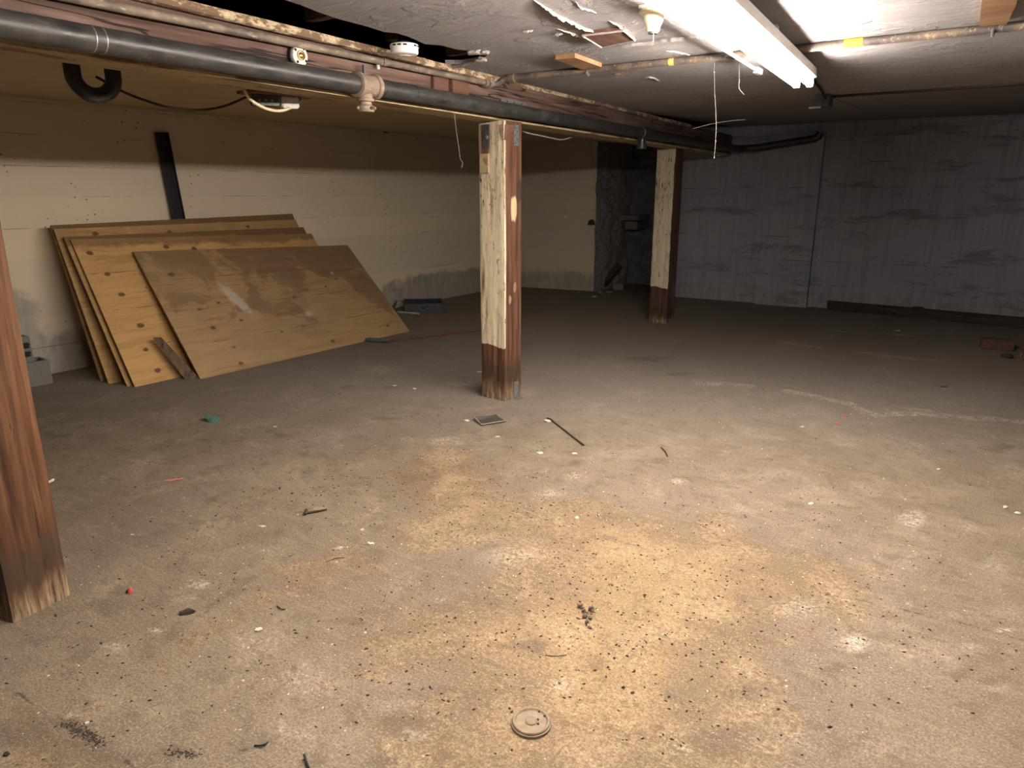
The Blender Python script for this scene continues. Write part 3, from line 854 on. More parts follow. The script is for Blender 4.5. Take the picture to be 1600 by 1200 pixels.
# ------------------------------------------------------------------ timbers
def timber(w, d, L, axis, place, seed, nl=110, nw=9, check=0.010):
    """rough-sawn timber: subdivided faces with checks cut along the grain"""
    mb = MB()
    off = Vector((seed * 5.3, seed * 2.1, seed * 7.7))
    ring = []
    per = [(-1 + 2 * i / nw, -1) for i in range(nw)] + [(1, -1 + 2 * i / nw) for i in range(nw)] + [(1 - 2 * i / nw, 1) for i in range(nw)] + [(-1, 1 - 2 * i / nw) for i in range(nw)]
    n = len(per)
    vs_ = []
    for j in range(nl + 1):
        l = L * j / nl
        for (a, b) in per:
            x, y = a * w / 2, b * d / 2
            nx = a if abs(a) > 0.999 else 0; ny = b if abs(b) > 0.999 else 0
            corner = nx != 0 and ny != 0
            q = Vector((x * 9, y * 9, l * 0.9)) + off
            k = 0.004 * mnoise.noise(q * 0.8)
            c = mnoise.noise(Vector((x * 16, y * 16, l * 0.55)) + off * 1.3)
            if abs(c) < 0.09 and not corner: k -= check * (1 - abs(c) / 0.09)
            if corner: k = -0.004 - 0.004 * abs(mnoise.noise(q * 3))
            ln = math.hypot(nx, ny)
            x += nx / ln * k; y += ny / ln * k
            vs_.append(place(x, y, l))
    fs = []
    for j in range(nl):
        for i in range(n):
            i2 = (i + 1) % n
            fs.append((j * n + i, j * n + i2, (j + 1) * n + i2, (j + 1) * n + i))
    fs.append(tuple(reversed(range(n)))); fs.append(tuple(nl * n + i for i in range(n)))
    mb.add(vs_, fs)
    return mb
BEAM_B = 1.900
beam = thing('timber_beam', (beam_x(4) - 0.11, 4.0, BEAM_B), 'long reddish brown timber beam carried by the row of posts', 'beam')
by0, by1 = -2.9, 9.3
def place_beam(x, z, l):
    y = by0 + l
    return (beam_x(y) - 0.11 + x, y, (BEAM_B + CEIL) / 2 + z)
mb = timber(0.22, CEIL - BEAM_B - 0.001, by1 - by0, 1, place_beam, 3, 420, 10, 0.012)
o = build(mb, 'beam_body', M['beam'], beam); fix_normals(o)
mb = MB()
mb.add([(beam_x(by0) - 0.205, by0, BEAM_B - 0.014), (beam_x(by0) - 0.012, by0, BEAM_B - 0.014), (beam_x(by1) - 0.012, by1, BEAM_B - 0.014), (beam_x(by1) - 0.205, by1, BEAM_B - 0.014),
        (beam_x(by0) - 0.205, by0, BEAM_B), (beam_x(by0) - 0.012, by0, BEAM_B), (beam_x(by1) - 0.012, by1, BEAM_B), (beam_x(by1) - 0.205, by1, BEAM_B)],
       [(0, 3, 2, 1), (4, 5, 6, 7), (0, 1, 5, 4), (1, 2, 6, 5), (2, 3, 7, 6), (3, 0, 4, 7)])
o = build(mb, 'soffit_board', M['cream_board'], beam); tag(o, 'cream painted board under the beam')
# plaster-caked ledger strip along the top of the beam
mb = MB()
def place_led(x, z, l):
    y = by0 + l
    return (beam_x(y) + 0.026 + x, y, CEIL - 0.02 + z)
mb = timber(0.052, 0.038, 3.86 - by0, 1, place_led, 9, 260, 3, 0.006)
o = build(mb, 'ledger_strip', M['ledger'], beam); fix_normals(o); tag(o, 'narrow strip caked with yellowish plaster')
mb = MB()
def place_led2(x, z, l):
    y = 4.02 + l
    return (beam_x(y) + 0.008 + x, y, CEIL - 0.012 + z)
mb = timber(0.018, 0.03, 3.6, 1, place_led2, 19, 160, 3, 0.004)
o = build(mb, 'plaster_edge', M['ledger'], beam); fix_normals(o)
for (x0, x1, y0, y1) in [(675, 698, 133, 150), (704, 730, 131, 149)]:
    a = survey_x(x0, (y0 + y1) / 2, beam_x(3.4) + 0.012); b = survey_x(x1, (y0 + y1) / 2, beam_x(3.4) + 0.012)
    zc = (survey_x(x0, y0, beam_x(3.4)).z + survey_x(x0, y1, beam_x(3.4)).z) / 2
    mb = MB(); mb.bevbox((a.x, (a.y + b.y) / 2, max(zc, 2.02)), (0.03, abs(b.y - a.y), 0.075), 0.003)
    build(mb, 'nailing_block', M['red_wood'], beam)
a = survey_x(783, 160, beam_x(4) + 0.004); b = survey_x(822, 166, beam_x(4) + 0.004)
mb = MB(); mb.box(((a.x + b.x) / 2, (a.y + b.y) / 2, (a.z + b.z) / 2), (0.006, abs(b.y - a.y), 0.045))
pl = build(mb, 'mending_plate', M['steel'], beam); tag(pl, 'perforated galvanised mending plate')
for i in range(7):
    t = (i + 0.5) / 7
    mb = MB(); c = a.lerp(b, t); c.z = (a.z + b.z) / 2 + (0.01 if i % 2 else -0.01)
    mb.tube([(c.x + 0.002, c.y, c.z), (c.x + 0.0045, c.y, c.z)], 0.005, 8)
    build(mb, 'plate_hole', M['black'], pl)

# posts
def post(name, cx, cy, w, d, rot, top, mat, seed, label):
    R = Matrix.Rotation(rot, 3, 'Z')
    t = thing(name, (cx, cy, 0), label, 'post', 'posts under the beam')
    mb = timber(w, d, top, 2, lambda x, y, l: R @ Vector((x, y, 0)) + Vector((cx, cy, l)), seed, 130, 9, 0.008)
    t.rotation_euler = (0, 0, 0)
    o = build(mb, 'shaft', mat, t); fix_normals(o)
    return t, R
M['post_main'] = post_mat('half_painted_post', 0.112, 0.10, 0.385, patch=((0.0, 1.33, 0.035, 0.085, (0.46, 0.35, 0.20)), (0.055, 1.45, 0.035, 0.08, (0.04, 0.025, 0.02)),
                          (0.01, 0.80, 0.02, 0.035, (0.28, 0.155, 0.095)), (-0.04, 0.72, 0.015, 0.03, (0.28, 0.155, 0.095))), foot=0.34)
M['post_far'] = post_mat('half_painted_far_post', 0.10, 0.10, 0.40, foot=0.2, dark=(0.04, 0.02, 0.018), mid=(0.085, 0.042, 0.034), light=(0.14, 0.075, 0.06))
M['post_left'] = post_mat('red_brown_post', None, 0.1, 0, foot=0.30, dark=(0.018, 0.008, 0.004), mid=(0.072, 0.030, 0.013), light=(0.165, 0.080, 0.038))
M['post_right'] = post_mat('dark_red_post', None, 0.1, 0, foot=0.1, dark=(0.06, 0.022, 0.018), mid=(0.12, 0.045, 0.036), light=(0.19, 0.08, 0.06))
p1, R1 = post('timber_post', -2.822, 4.065, 0.222, 0.192, math.radians(-5), BEAM_B - 0.0145, M['post_main'], 1, 'brown post with peeling cream paint on one face, between the plywood and the lamp')
p2, R2 = post('timber_post', -3.035, 7.60, 0.225, 0.20, math.radians(-4), BEAM_B - 0.0145, M['post_far'], 2, 'dark post with a cream painted face, standing before the dark recess')
p3, R3 = post('timber_post', -2.740, 0.893, 0.22, 0.205, math.radians(8), BEAM_B - 0.0145, M['post_left'], 5, 'unpainted red-brown rough-sawn post with a pale frayed foot')
p4, R4 = post('timber_post', 0.455, 7.80, 0.20, 0.20, math.radians(-2), 2.13, M['post_right'], 6, 'dark red post beside the brick, in front of the grey far wall')
del p4['group']
# fittings at the head of the main post
c1 = Vector((-2.822, 4.065, 0))
def P1(x, y, z): return R1 @ Vector((x, y, 0)) + c1 + Vector((0, 0, z))
mb = MB(); mb.bevbox(P1(-0.036, -0.106, 1.775), (0.062, 0.02, 0.18), 0.002, R1); build(mb, 'packing_board', M['red_wood'], p1)
mb = MB(); mb.bevbox(P1(-0.022, -0.118, 1.79), (0.058, 0.006, 0.15), 0.002, R1); o = build(mb, 'bolt_plate', M['dark_steel'], p1); tag(o, 'dark steel plate with a bright bolt')
mb = MB(); q = P1(-0.012, -0.121, 1.785); nrm = R1 @ Vector((0, -1, 0))
mb.lathe([(0.016, 0), (0.016, 0.002), (0.010, 0.003), (0.010, 0.011), (0.006, 0.013)], q, nrm, 12); build(mb, 'bolt_head', M['steel'], o, smooth=True)
mb = MB(); mb.bevbox(P1(-0.05, -0.103, 1.625), (0.075, 0.014, 0.125), 0.002, R1); o = build(mb, 'painted_patch', M['cream_board'], p1)
mb = MB()
mb.add([P1(0.085, -0.11, 1.86), P1(0.125, -0.06, 1.86), P1(0.118, 0.02, 1.86), P1(0.10, -0.10, 1.765), P1(0.116, -0.08, 1.765), P1(0.108, -0.06, 1.77)],
       [(0, 2, 1), (3, 4, 5), (0, 1, 4, 3), (1, 2, 5, 4), (2, 0, 3, 5)])
build(mb, 'corner_wedge', M['red_wood'], p1)
mb = MB(); mb.box(P1(0.1135, 0.028, 1.80), (0.005, 0.05, 0.13), R1); o = build(mb, 'strap', M['steel'], p1); tag(o, 'galvanised strap')
for i in range(5):
    mb = MB(); q = P1(0.1158, 0.028 + (0.01 if i % 2 else -0.01), 1.75 + 0.024 * i)
    mb.tube([q, q + R1 @ Vector((0.002, 0, 0))], 0.004, 8); build(mb, 'strap_hole', M['black'], o)
mb = MB(); mb.box(P1(0.114, 0.03, 0.062), (0.006, 0.05, 0.12), R1); o = build(mb, 'base_strap', M['steel'], p1)
mb = MB(); mb.box(P1(0.135, 0.03, 0.004), (0.05, 0.05, 0.006), R1); build(mb, 'base_foot', M['steel'], p1)

# ------------------------------------------------------------------ pipes
PR = 0.043
def pipe_c(y): return Vector((beam_x(y) + 0.052, y, 1.926 + 0.004 * y))
dp = thing('drain_pipe', pipe_c(2.6), 'thick black drain pipe hung along the face of the timber beam', 'pipe')
ys = [by0 + 0.2 + (9.0 - by0 - 0.2) * i / 60 for i in range(61)]
mb = MB(); mb.tube([pipe_c(y) for y in ys], PR, 28); build(mb, 'pipe_run', M['black_pipe'], dp, smooth=True)
# tee with plug
ty = 2.66
def ring(y0, y1, r, name, mat):
    mb = MB()
    n = 5
    prof = [(r - 0.004, y0), (r, y0 + 0.003), (r, y1 - 0.003), (r - 0.004, y1)]
    mb.tube([pipe_c(y) for _, y in prof], [p for p, _ in prof], 28)
    return build(mb, name, mat, dp, smooth=True)
ring(ty - 0.055, ty + 0.045, PR + 0.008, 'tee_body', M['brass'])
ring(ty - 0.075, ty - 0.05, PR + 0.016, 'tee_collar', M['brass'])
ring(ty + 0.04, ty + 0.068, PR + 0.016, 'tee_collar', M['brass'])
c = pipe_c(ty - 0.01)
mb = MB(); mb.lathe([(0.034, 0.0), (0.034, 0.055), (0.040, 0.06), (0.040, 0.072), (0.028, 0.074), (0.028, 0.09)], c, (0, 0, -1), 24)
br = build(mb, 'tee_branch', M['brass'], dp, smooth=True)
mb = MB(); mb.lathe([(0.03, 0.088), (0.040, 0.094), (0.043, 0.106), (0.036, 0.120), (0.012, 0.124)], c, (0, 0, -1), 24)
for a in (0.3, 2.4, 4.5):
    mb.bevbox(c + Vector((0.042 * math.cos(a), 0.042 * math.sin(a), -0.104)), (0.022, 0.014, 0.014), 0.003, Matrix.Rotation(a, 3, 'Z'))
pg = build(mb, 'plug', M['brass'], br, smooth=True)
mb = MB(); q = c + Vector((0.040, -0.006, -0.104)); mb.tube([q, q + Vector((0.007, -0.001, 0))], 0.008, 12); build(mb, 'plug_socket', M['black'], br)
mb = MB(); c2 = pipe_c(ty + 0.01); mb.bevbox(c2 + Vector((-0.018, 0, PR + 0.030)), (0.012, 0.02, 0.05), 0.002); build(mb, 'hanger', M['dark_steel'], dp)
for y in (1.34, 1.375, 2.76, 3.0):
    ring(y, y + 0.009, PR + 0.0015, 'pipe_band', M['steel'] if y < 2 else M['black_pipe'])
# far joint with a short stub, then the run to the far wall
ring(6.15, 6.27, PR + 0.012, 'far_coupling', M['black_pipe'])
c = pipe_c(6.2); mb = MB(); mb.tube([c, c + Vector((0, 0, -0.10)), c + Vector((0, 0, -0.101)), c + Vector((0, 0, -0.135))], [0.036, 0.036, 0.045, 0.045], 18); build(mb, 'far_stub', M['black_pipe'], dp, smooth=True)
e = pipe_c(9.0)
pts = smooth_path([e, e + Vector((0.05, 0.30, 0.0)), e + Vector((0.25, 0.42, 0.01)), Vector((-1.98, 9.42, 2.04))], 8)
pts = [e, e + Vector((0.0, 0.2, 0)), e + Vector((0.03, 0.32, 0.003)), e + Vector((0.10, 0.40, 0.008)), e + Vector((0.22, 0.43, 0.012)), Vector((-2.02, 9.43, 2.05)), Vector((-1.95, 9.43, 2.06)), Vector((-1.915, 9.43, 2.085)), Vector((-1.90, 9.43, 2.13))]
mb = MB(); mb.tube(pts, PR + 0.002, 20); build(mb, 'far_elbow_run', M['black_pipe'], dp, smooth=True)

# dusty steel pipe on top of the beam turning across the ceiling
gp = thing('steel_pipe', (beam_x(3.8) + 0.03, 3.8, 2.08), 'thin dusty steel pipe running along the top edge of the beam', 'pipe')
def up_c(y): return Vector((beam_x(y) + 0.032, y, 2.050 + 0.0105 * max(y - 1.2, -2)))
mb = MB(); mb.tube([up_c(by0 + 0.3 + (3.74 - by0 - 0.3) * i / 40) for i in range(41)], 0.0165, 16); build(mb, 'pipe_run', M['rust_pipe'], gp, smooth=True)
for y, r in ((2.80, 0.021), (3.70, 0.025), (3.75, 0.024)):
    mb = MB(); mb.tube([up_c(y), up_c(y + 0.03)], r, 16); build(mb, 'coupling', M['rust_pipe'], gp, smooth=True)
mb = MB(); q = up_c(2.78); mb.bevbox(q + Vector((-0.010, 0, -0.026)), (0.012, 0.022, 0.022), 0.002); build(mb, 'clip', M['steel'], gp)
cp = thing('sprinkler_pipe', (-1.3, 3.83, 2.095), 'rusty dark pipe crossing the plaster ceiling past the lamp', 'pipe')
def cp_c(x): return Vector((x, 3.86 + 0.008 * (x + 1), 2.110))
e = up_c(3.78)
pts = [e, e + Vector((0.004, 0.03, 0.006)), e + Vector((0.02, 0.05, 0.008)), cp_c(e.x + 0.07)] + [cp_c(x) for x in np.linspace(-2.5, RX - 0.01, 30)]
mb = MB(); mb.tube(pts, 0.0185, 16); build(mb, 'pipe_run', M['dark_pipe'], cp, smooth=True)
mb = MB(); mb.tube([cp_c(-2.60), cp_c(-2.56)], 0.026, 16); build(mb, 'elbow_collar', M['dark_pipe'], cp, smooth=True)
# wooden blocks holding the crossing pipe, with steel hangers
def hang_block(corners, zlo, zhi, hx, label):
    q = [survey(x, y, zlo) for x, y in corners]
    cx = sum(p.x for p in q) / 4; cy = sum(p.y for p in q) / 4
    t = thing('wood_block', (cx, cy, zlo), label, 'block')
    mb = MB(); mb.prism([(p.x, p.y) for p in q], zlo, CEIL); build(mb, 'block', M['orange_wood'], t)
    mb = MB()
    c = cp_c(hx)
    mb.tube([(c.x, c.y - 0.012, zlo), (c.x, c.y - 0.022, 2.095), (c.x, c.y, 2.082), (c.x, c.y + 0.022, 2.095), (c.x, c.y + 0.02, 2.13)], 0.007, 8)
    build(mb, 'hanger_strap', M['steel'], t, smooth=True)
    return t
hang_block([(868, 93), (898, 90), (940, 105), (912, 110)], 2.108, CEIL, -2.06, 'small orange pine block under the ceiling with a pipe hanger, near the beam')
hang_block([(1530, 42), (1573, 38), (1588, 7), (1533, 10)], 2.108, CEIL, -0.13, 'square pine block under the ceiling with a bright pipe hanger, beyond the lamp')
# yellow sticker and tag on the pipe
def pipe_sleeve(x0, x1, mat, name, label, cat):
    t = thing(name, cp_c((x0 + x1) / 2), label, cat)
    mb = MB(); mb.tube([cp_c(x0), cp_c(x1)], 0.0198, 16, caps=False); build(mb, 'band', mat, t, smooth=True)
    return t
t = pipe_sleeve(-0.715, -0.635, M['yellow'], 'pipe_sticker', 'bright yellow sticker with black marks around the crossing pipe', 'sticker')
for i, (dx, l, ang) in enumerate([(0.018, 0.012, 0.9), (0.026, 0.010, 1.2), (0.033, 0.012, 1.5), (0.043, 0.006, 0.2), (0.055, 0.006, 0.3)]):
    c = cp_c(-0.715 + dx); nrm = Vector((0, -0.75, -0.66)).normalized(); tv = Vector((0, -0.66, 0.75)).normalized()
    d = Vector((1, 0, 0)) * math.cos(ang) + tv * math.sin(ang)
    q = c + nrm * 0.0203
    mb = MB(); mb.tube([q - d * l / 2, q + d * l / 2], 0.0014, 6); build(mb, 'ink_mark', M['ink'], t)
pipe_sleeve(-1.575, -1.545, M['yellow_tag'], 'pipe_tag', 'small dull yellow tag around the crossing pipe near the porcelain socket', 'tag')

# P-trap under the cream ceiling
tr_c = Vector((-3.42, 1.765, 1.935)); ux = Vector((0.25, 0.968, 0)).normalized()
t = thing('drain_trap', (tr_c.x, tr_c.y, 1.83), 'glossy black U-shaped drain trap hanging under the cream ceiling', 'pipe')
R_ = 0.080
pts = [tr_c - ux * R_ + Vector((0, 0, 0.20))] + [tr_c - ux * R_ + Vector((0, 0, 0.03))]
pts += [tr_c + ux * (R_ * math.cos(a)) + Vector((0, 0, R_ * math.sin(a))) for a in [math.pi + math.pi * i / 18 for i in range(19)]]
pts += [tr_c + ux * R_ + Vector((0, 0, 0.03)), tr_c + ux * R_ + Vector((0, 0, 0.20))]
mb = MB(); mb.tube(pts, 0.034, 24); build(mb, 'bend', M['trap'], t, smooth=True)
for s in (-1, 1):
    mb = MB(); q = tr_c + ux * R_ * s; mb.tube([q + Vector((0, 0, 0.055)), q + Vector((0, 0, 0.062)), q + Vector((0, 0, 0.12))], [0.036, 0.039, 0.039], 20); build(mb, 'hub', M['trap'], t, smooth=True)

# ------------------------------------------------------------------ fluorescent lamp
def lx(y): return -0.921 - 0.060 * (y - 3.4)
LZ = 2.002                                       # tubes; the lamps hang below the crossing pipe
ld = Vector((-0.060, 1.0, 0)).normalized()
ls = Vector((ld.y, -ld.x, 0))
Rl = Matrix.Rotation(math.atan2(-ld.x, ld.y), 3, 'Z')
def LP(s, y, z): return Vector((lx(y), y, 0)) + ls * s + Vector((0, 0, z))
def strip_lamp(LY0, LY1, label):
    ym = (LY0 + LY1) / 2
    lamp = thing('fluorescent_lamp', (lx(ym), ym, LZ), label, 'lamp')
    prof = [(-0.056, LZ + 0.078), (-0.062, LZ + 0.032), (-0.04, LZ + 0.024), (0.04, LZ + 0.024), (0.062, LZ + 0.032), (0.056, LZ + 0.078)]
    mb = MB()
    vs_ = [LP(s, LY0, z) for s, z in prof] + [LP(s, LY1, z) for s, z in prof]
    mb.add(vs_, [(i, (i + 1) % 6, 6 + (i + 1) % 6, 6 + i) for i in range(6)] + [(5, 4, 3, 2, 1, 0), (6, 7, 8, 9, 10, 11)])
    o = build(mb, 'housing', M['white_enamel'], lamp); fix_normals(o)
    for s in (-0.034, 0.034):
        mb = MB(); mb.tube([LP(s, LY0 + 0.05, LZ), LP(s, LY1 - 0.035, LZ)], 0.0185, 20); build(mb, 'tube', M['tube'], lamp, smooth=True)
        for y0, y1 in ((LY0 + 0.02, LY0 + 0.05), (LY1 - 0.035, LY1 - 0.008)):
            mb = MB(); mb.bevbox(LP(s, (y0 + y1) / 2, LZ + 0.006), (0.032, y1 - y0 - 0.002, 0.05), 0.003, Rl); build(mb, 'tube_holder', M['white_enamel'], lamp)
    mb = MB(); mb.box(LP(0, LY1 + 0.003, LZ + 0.053), (0.112, 0.006, 0.05), Rl); build(mb, 'end_plate', M['white_enamel'], lamp)
    for y in (LY0 + 0.2, LY1 - 0.9):
        mb = MB(); mb.box(LP(0, y, (LZ + 0.078 + CEIL) / 2), (0.04, 0.05, CEIL - LZ - 0.078), Rl); build(mb, 'mount_block', M['white_enamel'], lamp)
strip_lamp(1.85, 4.29, 'long white fluorescent strip lamp with two lit tubes on the ceiling')
strip_lamp(0.60, 1.83, 'added unseen strip lamp in line with the long one, brightening the foreground')  # extra lamp out of view, added to brighten the near floor
# conduit beside it
cd = thing('conduit', (-1.15, 3.4, 2.06), 'thin grey conduit hung beside the fluorescent lamp', 'conduit')
def cdx(y): return -1.114 - 0.050 * (y - 2.7)
mb = MB(); mb.tube([Vector((cdx(y), y, 2.070)) for y in np.linspace(1.7, 4.2, 14)], 0.0085, 10); build(mb, 'conduit_run', M['white_enamel'], cd, smooth=True)
mb = MB(); mb.bevbox((cdx(4.16), 4.15, 2.070), (0.03, 0.09, 0.03), 0.003); build(mb, 'conduit_box', M['steel'], cd)
for y in (2.3, 3.6):
    mb = MB(); mb.tube([(cdx(y), y, 2.078), (cdx(y), y, CEIL)], 0.004, 8); build(mb, 'conduit_hanger', M['steel'], cd)
# wire and dark box between the lamp and the header
jb = thing('junction_box', (-1.17, 5.90, 2.03), 'small dark box where the ceiling steps up', 'box')
mb = MB(); mb.bevbox((-1.19, 5.90, 2.085), (0.11, 0.12, 0.085), 0.006); build(mb, 'box_body', M['box_grey'], jb)
mb = MB(); mb.bevbox((-1.23, 5.83, 2.038), (0.09, 0.02, 0.012), 0.003); build(mb, 'box_lid', M['steel'], jb)
mb = MB(); mb.tube(smooth_path([(lx(4.29), 4.295, 2.06), (lx(4.42), 4.42, 2.112), (-1.08, 5.0, 2.118), (-1.13, 5.5, 2.112), (-1.17, 5.86, 2.10)]), 0.008, 8)
tag(build(mb, 'lamp_wire', M['cable_black'], smooth=True), 'dark wire from the strip lamp to the box at the ceiling step', 'wire')

# ------------------------------------------------------------------ things on the ceiling
c = survey(1022, 14, 2.12)
t = thing('lamp_socket', (c.x, c.y, 2.03), 'cream porcelain pull-chain lamp socket on the plaster ceiling', 'lamp socket')
mb = MB(); mb.lathe([(0.052, 0), (0.058, 0.006), (0.058, 0.012), (0.050, 0.017), (0.034, 0.019)], (c.x, c.y, CEIL - 0.012), (0, 0, -1), 28); build(mb, 'base', M['porcelain'], t, smooth=True)
mb = MB(); mb.box((c.x, c.y, CEIL - 0.006), (0.09, 0.09, 0.012)); build(mb, 'mount_box', M['white_enamel'], t)
mb = MB(); mb.lathe([(0.040, 0), (0.036, 0.025), (0.026, 0.045), (0.024, 0.060), (0.021, 0.062)], (c.x, c.y, CEIL - 0.029), (0, 0, -1), 24); build(mb, 'neck', M['porcelain'], t, smooth=True)
mb = MB(); mb.tube([(c.x, c.y, CEIL - 0.09), (c.x, c.y, CEIL - 0.098)], 0.018, 20); build(mb, 'socket_shell', M['dark_steel'], t)
mb = MB(); mb.tube([(c.x + 0.004, c.y - 0.004, CEIL - 0.095), (c.x + 0.004, c.y - 0.004, CEIL - 0.13)], 0.002, 6); build(mb, 'chain', M['string'], t)
# screwed-on square ceiling plate
q = [survey(x, y, 2.112) for x, y in [(910, 56), (975, 48), (992, 63), (940, 74)]]
t = thing('ceiling_plate', (sum(p.x for p in q) / 4, sum(p.y for p in q) / 4, 2.112), 'square board with white painted edges against the plaster ceiling', 'board')
mb = MB(); mb.prism([(p.x, p.y) for p in q], 2.112, CEIL); build(mb, 'board', M['red_wood'], t)
cc = sum(q, Vector()) / 4
for i in range(4):
    a, b = q[i], q[(i + 1) % 4]
    mb = MB(); mb.tube([a, a.lerp(b, .25), a.lerp(b, .5), a.lerp(b, .75), b], [0.005, 0.004, 0.005, 0.004, 0.005], 8); build(mb, 'edge_paint', M['plaster_white'], t, smooth=True)
# smoke detector
c = survey(632, 84, 2.085)
t = thing('smoke_detector', (c.x, c.y, 2.075), 'round white smoke detector in the ceiling hole', 'smoke detector')
mb = MB(); mb.lathe([(0.066, 0.05), (0.070, 0.046), (0.070, 0.036), (0.067, 0.034), (0.067, 0.012), (0.062, 0.006), (0.03, 0.001), (0.0, 0.0)], (c.x, c.y, 2.075), (0, 0, 1), 40); build(mb, 'case', M['white_plastic'], t, smooth=True, angle=35)
for i in range(16):
    a = 2 * math.pi * i / 16
    if i % 4 == 3: continue
    mb = MB(); mb.box((c.x + 0.0695 * math.cos(a), c.y + 0.0695 * math.sin(a), 2.115), (0.004, 0.018, 0.007), Matrix.Rotation(a, 3, 'Z')); build(mb, 'vent_slot', M['black'], t)
mb = MB(); mb.tube([(c.x, c.y, 2.122), (c.x, c.y, 2.17)], 0.03, 16); build(mb, 'mount', M['black'], t)
mb = MB(); mb.lathe([(0.03, 0), (0.028, 0.002)], (c.x, c.y, 2.075), (0, 0, -1), 24); build(mb, 'test_button', M['white_plastic'], t)
# bare round socket on the beam face
c = survey_x(461, 88, beam_x(2.3) + 0.0)
c.x = beam_x(c.y)
ax = Vector((0.999, 0.033, 0))
t = thing('beam_socket', (c.x, c.y, c.z - 0.05), 'round white lamp socket base with brass centre on the beam', 'lamp socket')
mb = MB(); mb.lathe([(0.046, 0), (0.046, 0.018), (0.043, 0.020)], c, ax, 28); build(mb, 'base', M['black_metal'], t, smooth=True)
mb = MB(); mb.lathe([(0.042, 0.018), (0.042, 0.032), (0.038, 0.036), (0.022, 0.036)], c, ax, 28); rb = build(mb, 'ring', M['socket_white'], t, smooth=True)
for a in (0.2, 1.75, 3.3, 4.9):
    s = ax.orthogonal().normalized(); w_ = ax.cross(s)
    mb = MB(); q = c + ax * 0.0365 + (s * math.cos(a) + w_ * math.sin(a)) * 0.034; mb.tube([q - ax * 0.002, q + ax * 0.0008], 0.006, 10); build(mb, 'screw_hole', M['black'], rb)
mb = MB(); mb.lathe([(0.022, 0.034), (0.022, 0.042), (0.019, 0.042), (0.018, 0.036)], c, ax, 24); build(mb, 'brass_rim', M['socket_brass'], t, smooth=True)
mb = MB(); mb.lathe([(0.013, 0.034), (0.012, 0.040), (0.006, 0.045), (0.001, 0.046)], c, ax, 16); build(mb, 'contact', M['socket_brass'], t, smooth=True)

# electrical box and cables under the cream ceiling
c = survey_x(452, 161, -3.05)
t = thing('cable_box', (c.x, c.y, c.z - 0.03), 'speckled white and black electrical box under the beam with a cream cable', 'electrical box')
dz = CEIL - 0.0
bx0 = c
mb = MB(); mb.bevbox((c.x, c.y, c.z), (0.07, 0.085, 0.055), 0.006, Matrix.Rotation(-0.5, 3, 'Z')); build(mb, 'white_box', M['box_white'], t)
mb = MB(); mb.bevbox((c.x - 0.05, c.y - 0.11, c.z + 0.004), (0.065, 0.13, 0.05), 0.004, Matrix.Rotation(-0.5, 3, 'Z')); b2 = build(mb, 'dark_box', M['box_grey'], t)
for k in (-0.03, 0.0, 0.03):
    mb = MB(); q = Vector((c.x - 0.05, c.y - 0.11, c.z + 0.002)) + Matrix.Rotation(-0.5, 3, 'Z') @ Vector((0.034, k, 0)); mb.tube([q, q + Vector((0.003, -0.001, 0))], 0.006, 10); build(mb, 'knockout', M['steel'], b2)
mb = MB(); mb.box((c.x - 0.03, c.y - 0.05, c.z + 0.03 + 0.006), (0.16, 0.34, 0.014), Matrix.Rotation(-0.1, 3, 'Z')); build(mb, 'mount_board', M['red_wood'], t)
mb = MB(); mb.tube([(c.x - 0.03, c.y - 0.05, c.z + 0.035), (c.x - 0.03, c.y - 0.05, CEIL)], 0.012, 8); build(mb, 'stem', M['box_grey'], t)
def cable(name, pts, r, mat, label, cat='cable'):
    mb = MB(); mb.tube(smooth_path(pts, 10), r, 10)
    return tag(build(mb, name, mat, smooth=True), label, cat)
X = -3.03
cable('cable', [survey_x(*p, X) for p in [(381, 140), (388, 152), (402, 163), (420, 171), (440, 173), (458, 166), (470, 157), (472, 150)]], 0.0075, M['cable_cream'], 'cream sheathed cable looping below the electrical box')
cable('cable', [survey_x(*p, -3.45) for p in [(150, 120), (172, 132), (196, 145), (230, 158), (265, 168), (310, 172), (350, 166), (384, 152)]], 0.006, M['cable_black'], 'thin black cable sagging from the trap to the electrical box')
c = survey_x(540, 156, -3.0); mb = MB(); mb.bevbox((c.x, c.y, c.z), (0.05, 0.075, 0.024), 0.002)
mb.box((c.x, c.y - 0.02, c.z + 0.0135 + 0.09), (0.03, 0.02, 0.18)); tag(build(mb, 'pine_offcut', M['orange_wood']), 'small orange pine offcut behind the beam by the pipe tee', 'block')
cable('wire', [survey_x(*p, -3.0) for p in [(800, 196), (822, 207), (845, 212), (868, 217), (880, 218), (897, 213)]], 0.005, M['cable_grey'], 'pale grey wire hanging behind the cream painted post', 'wire')
cable('wire', [survey_y(*p, 9.3) for p in [(914, 212), (921, 222), (925, 240), (926, 262)]], 0.008, M['cable_grey'], 'pale wire hanging at the edge of the dark recess', 'wire')
def strand(name, pts, r, label, beads=()):
    t = thing(name, pts[-1], label, 'string')
    mb = MB(); mb.tube(smooth_path(pts, 6), r, 6); build(mb, 'strand', M['string'], t, smooth=True)
    for p in beads:
        mb = MB(); mb.lump((p.x, p.y, p.z - 0.004), (0.003, 0.003, 0.004), seed=int(p.z * 1000), sub=1); build(mb, 'dust_bead', M['string'], t)
X = -2.66
strand('hanging_string', [survey_x(*p, X) for p in [(710, 178), (713, 205), (717, 232), (719, 248), (723, 254), (721, 262)]], 0.0014, 'dusty white string hanging from the pipe beside the cream painted post')
y0 = 3.86
pp = [survey_y(*p, y0) for p in [(1117, 88), (1116, 112), (1117, 150), (1119, 190), (1118, 220), (1116, 246)]]
strand('hanging_string', pp, 0.0007, 'long dusty thread hanging from the crossing pipe', [pp[1], pp[2], pp[4], pp[5]])
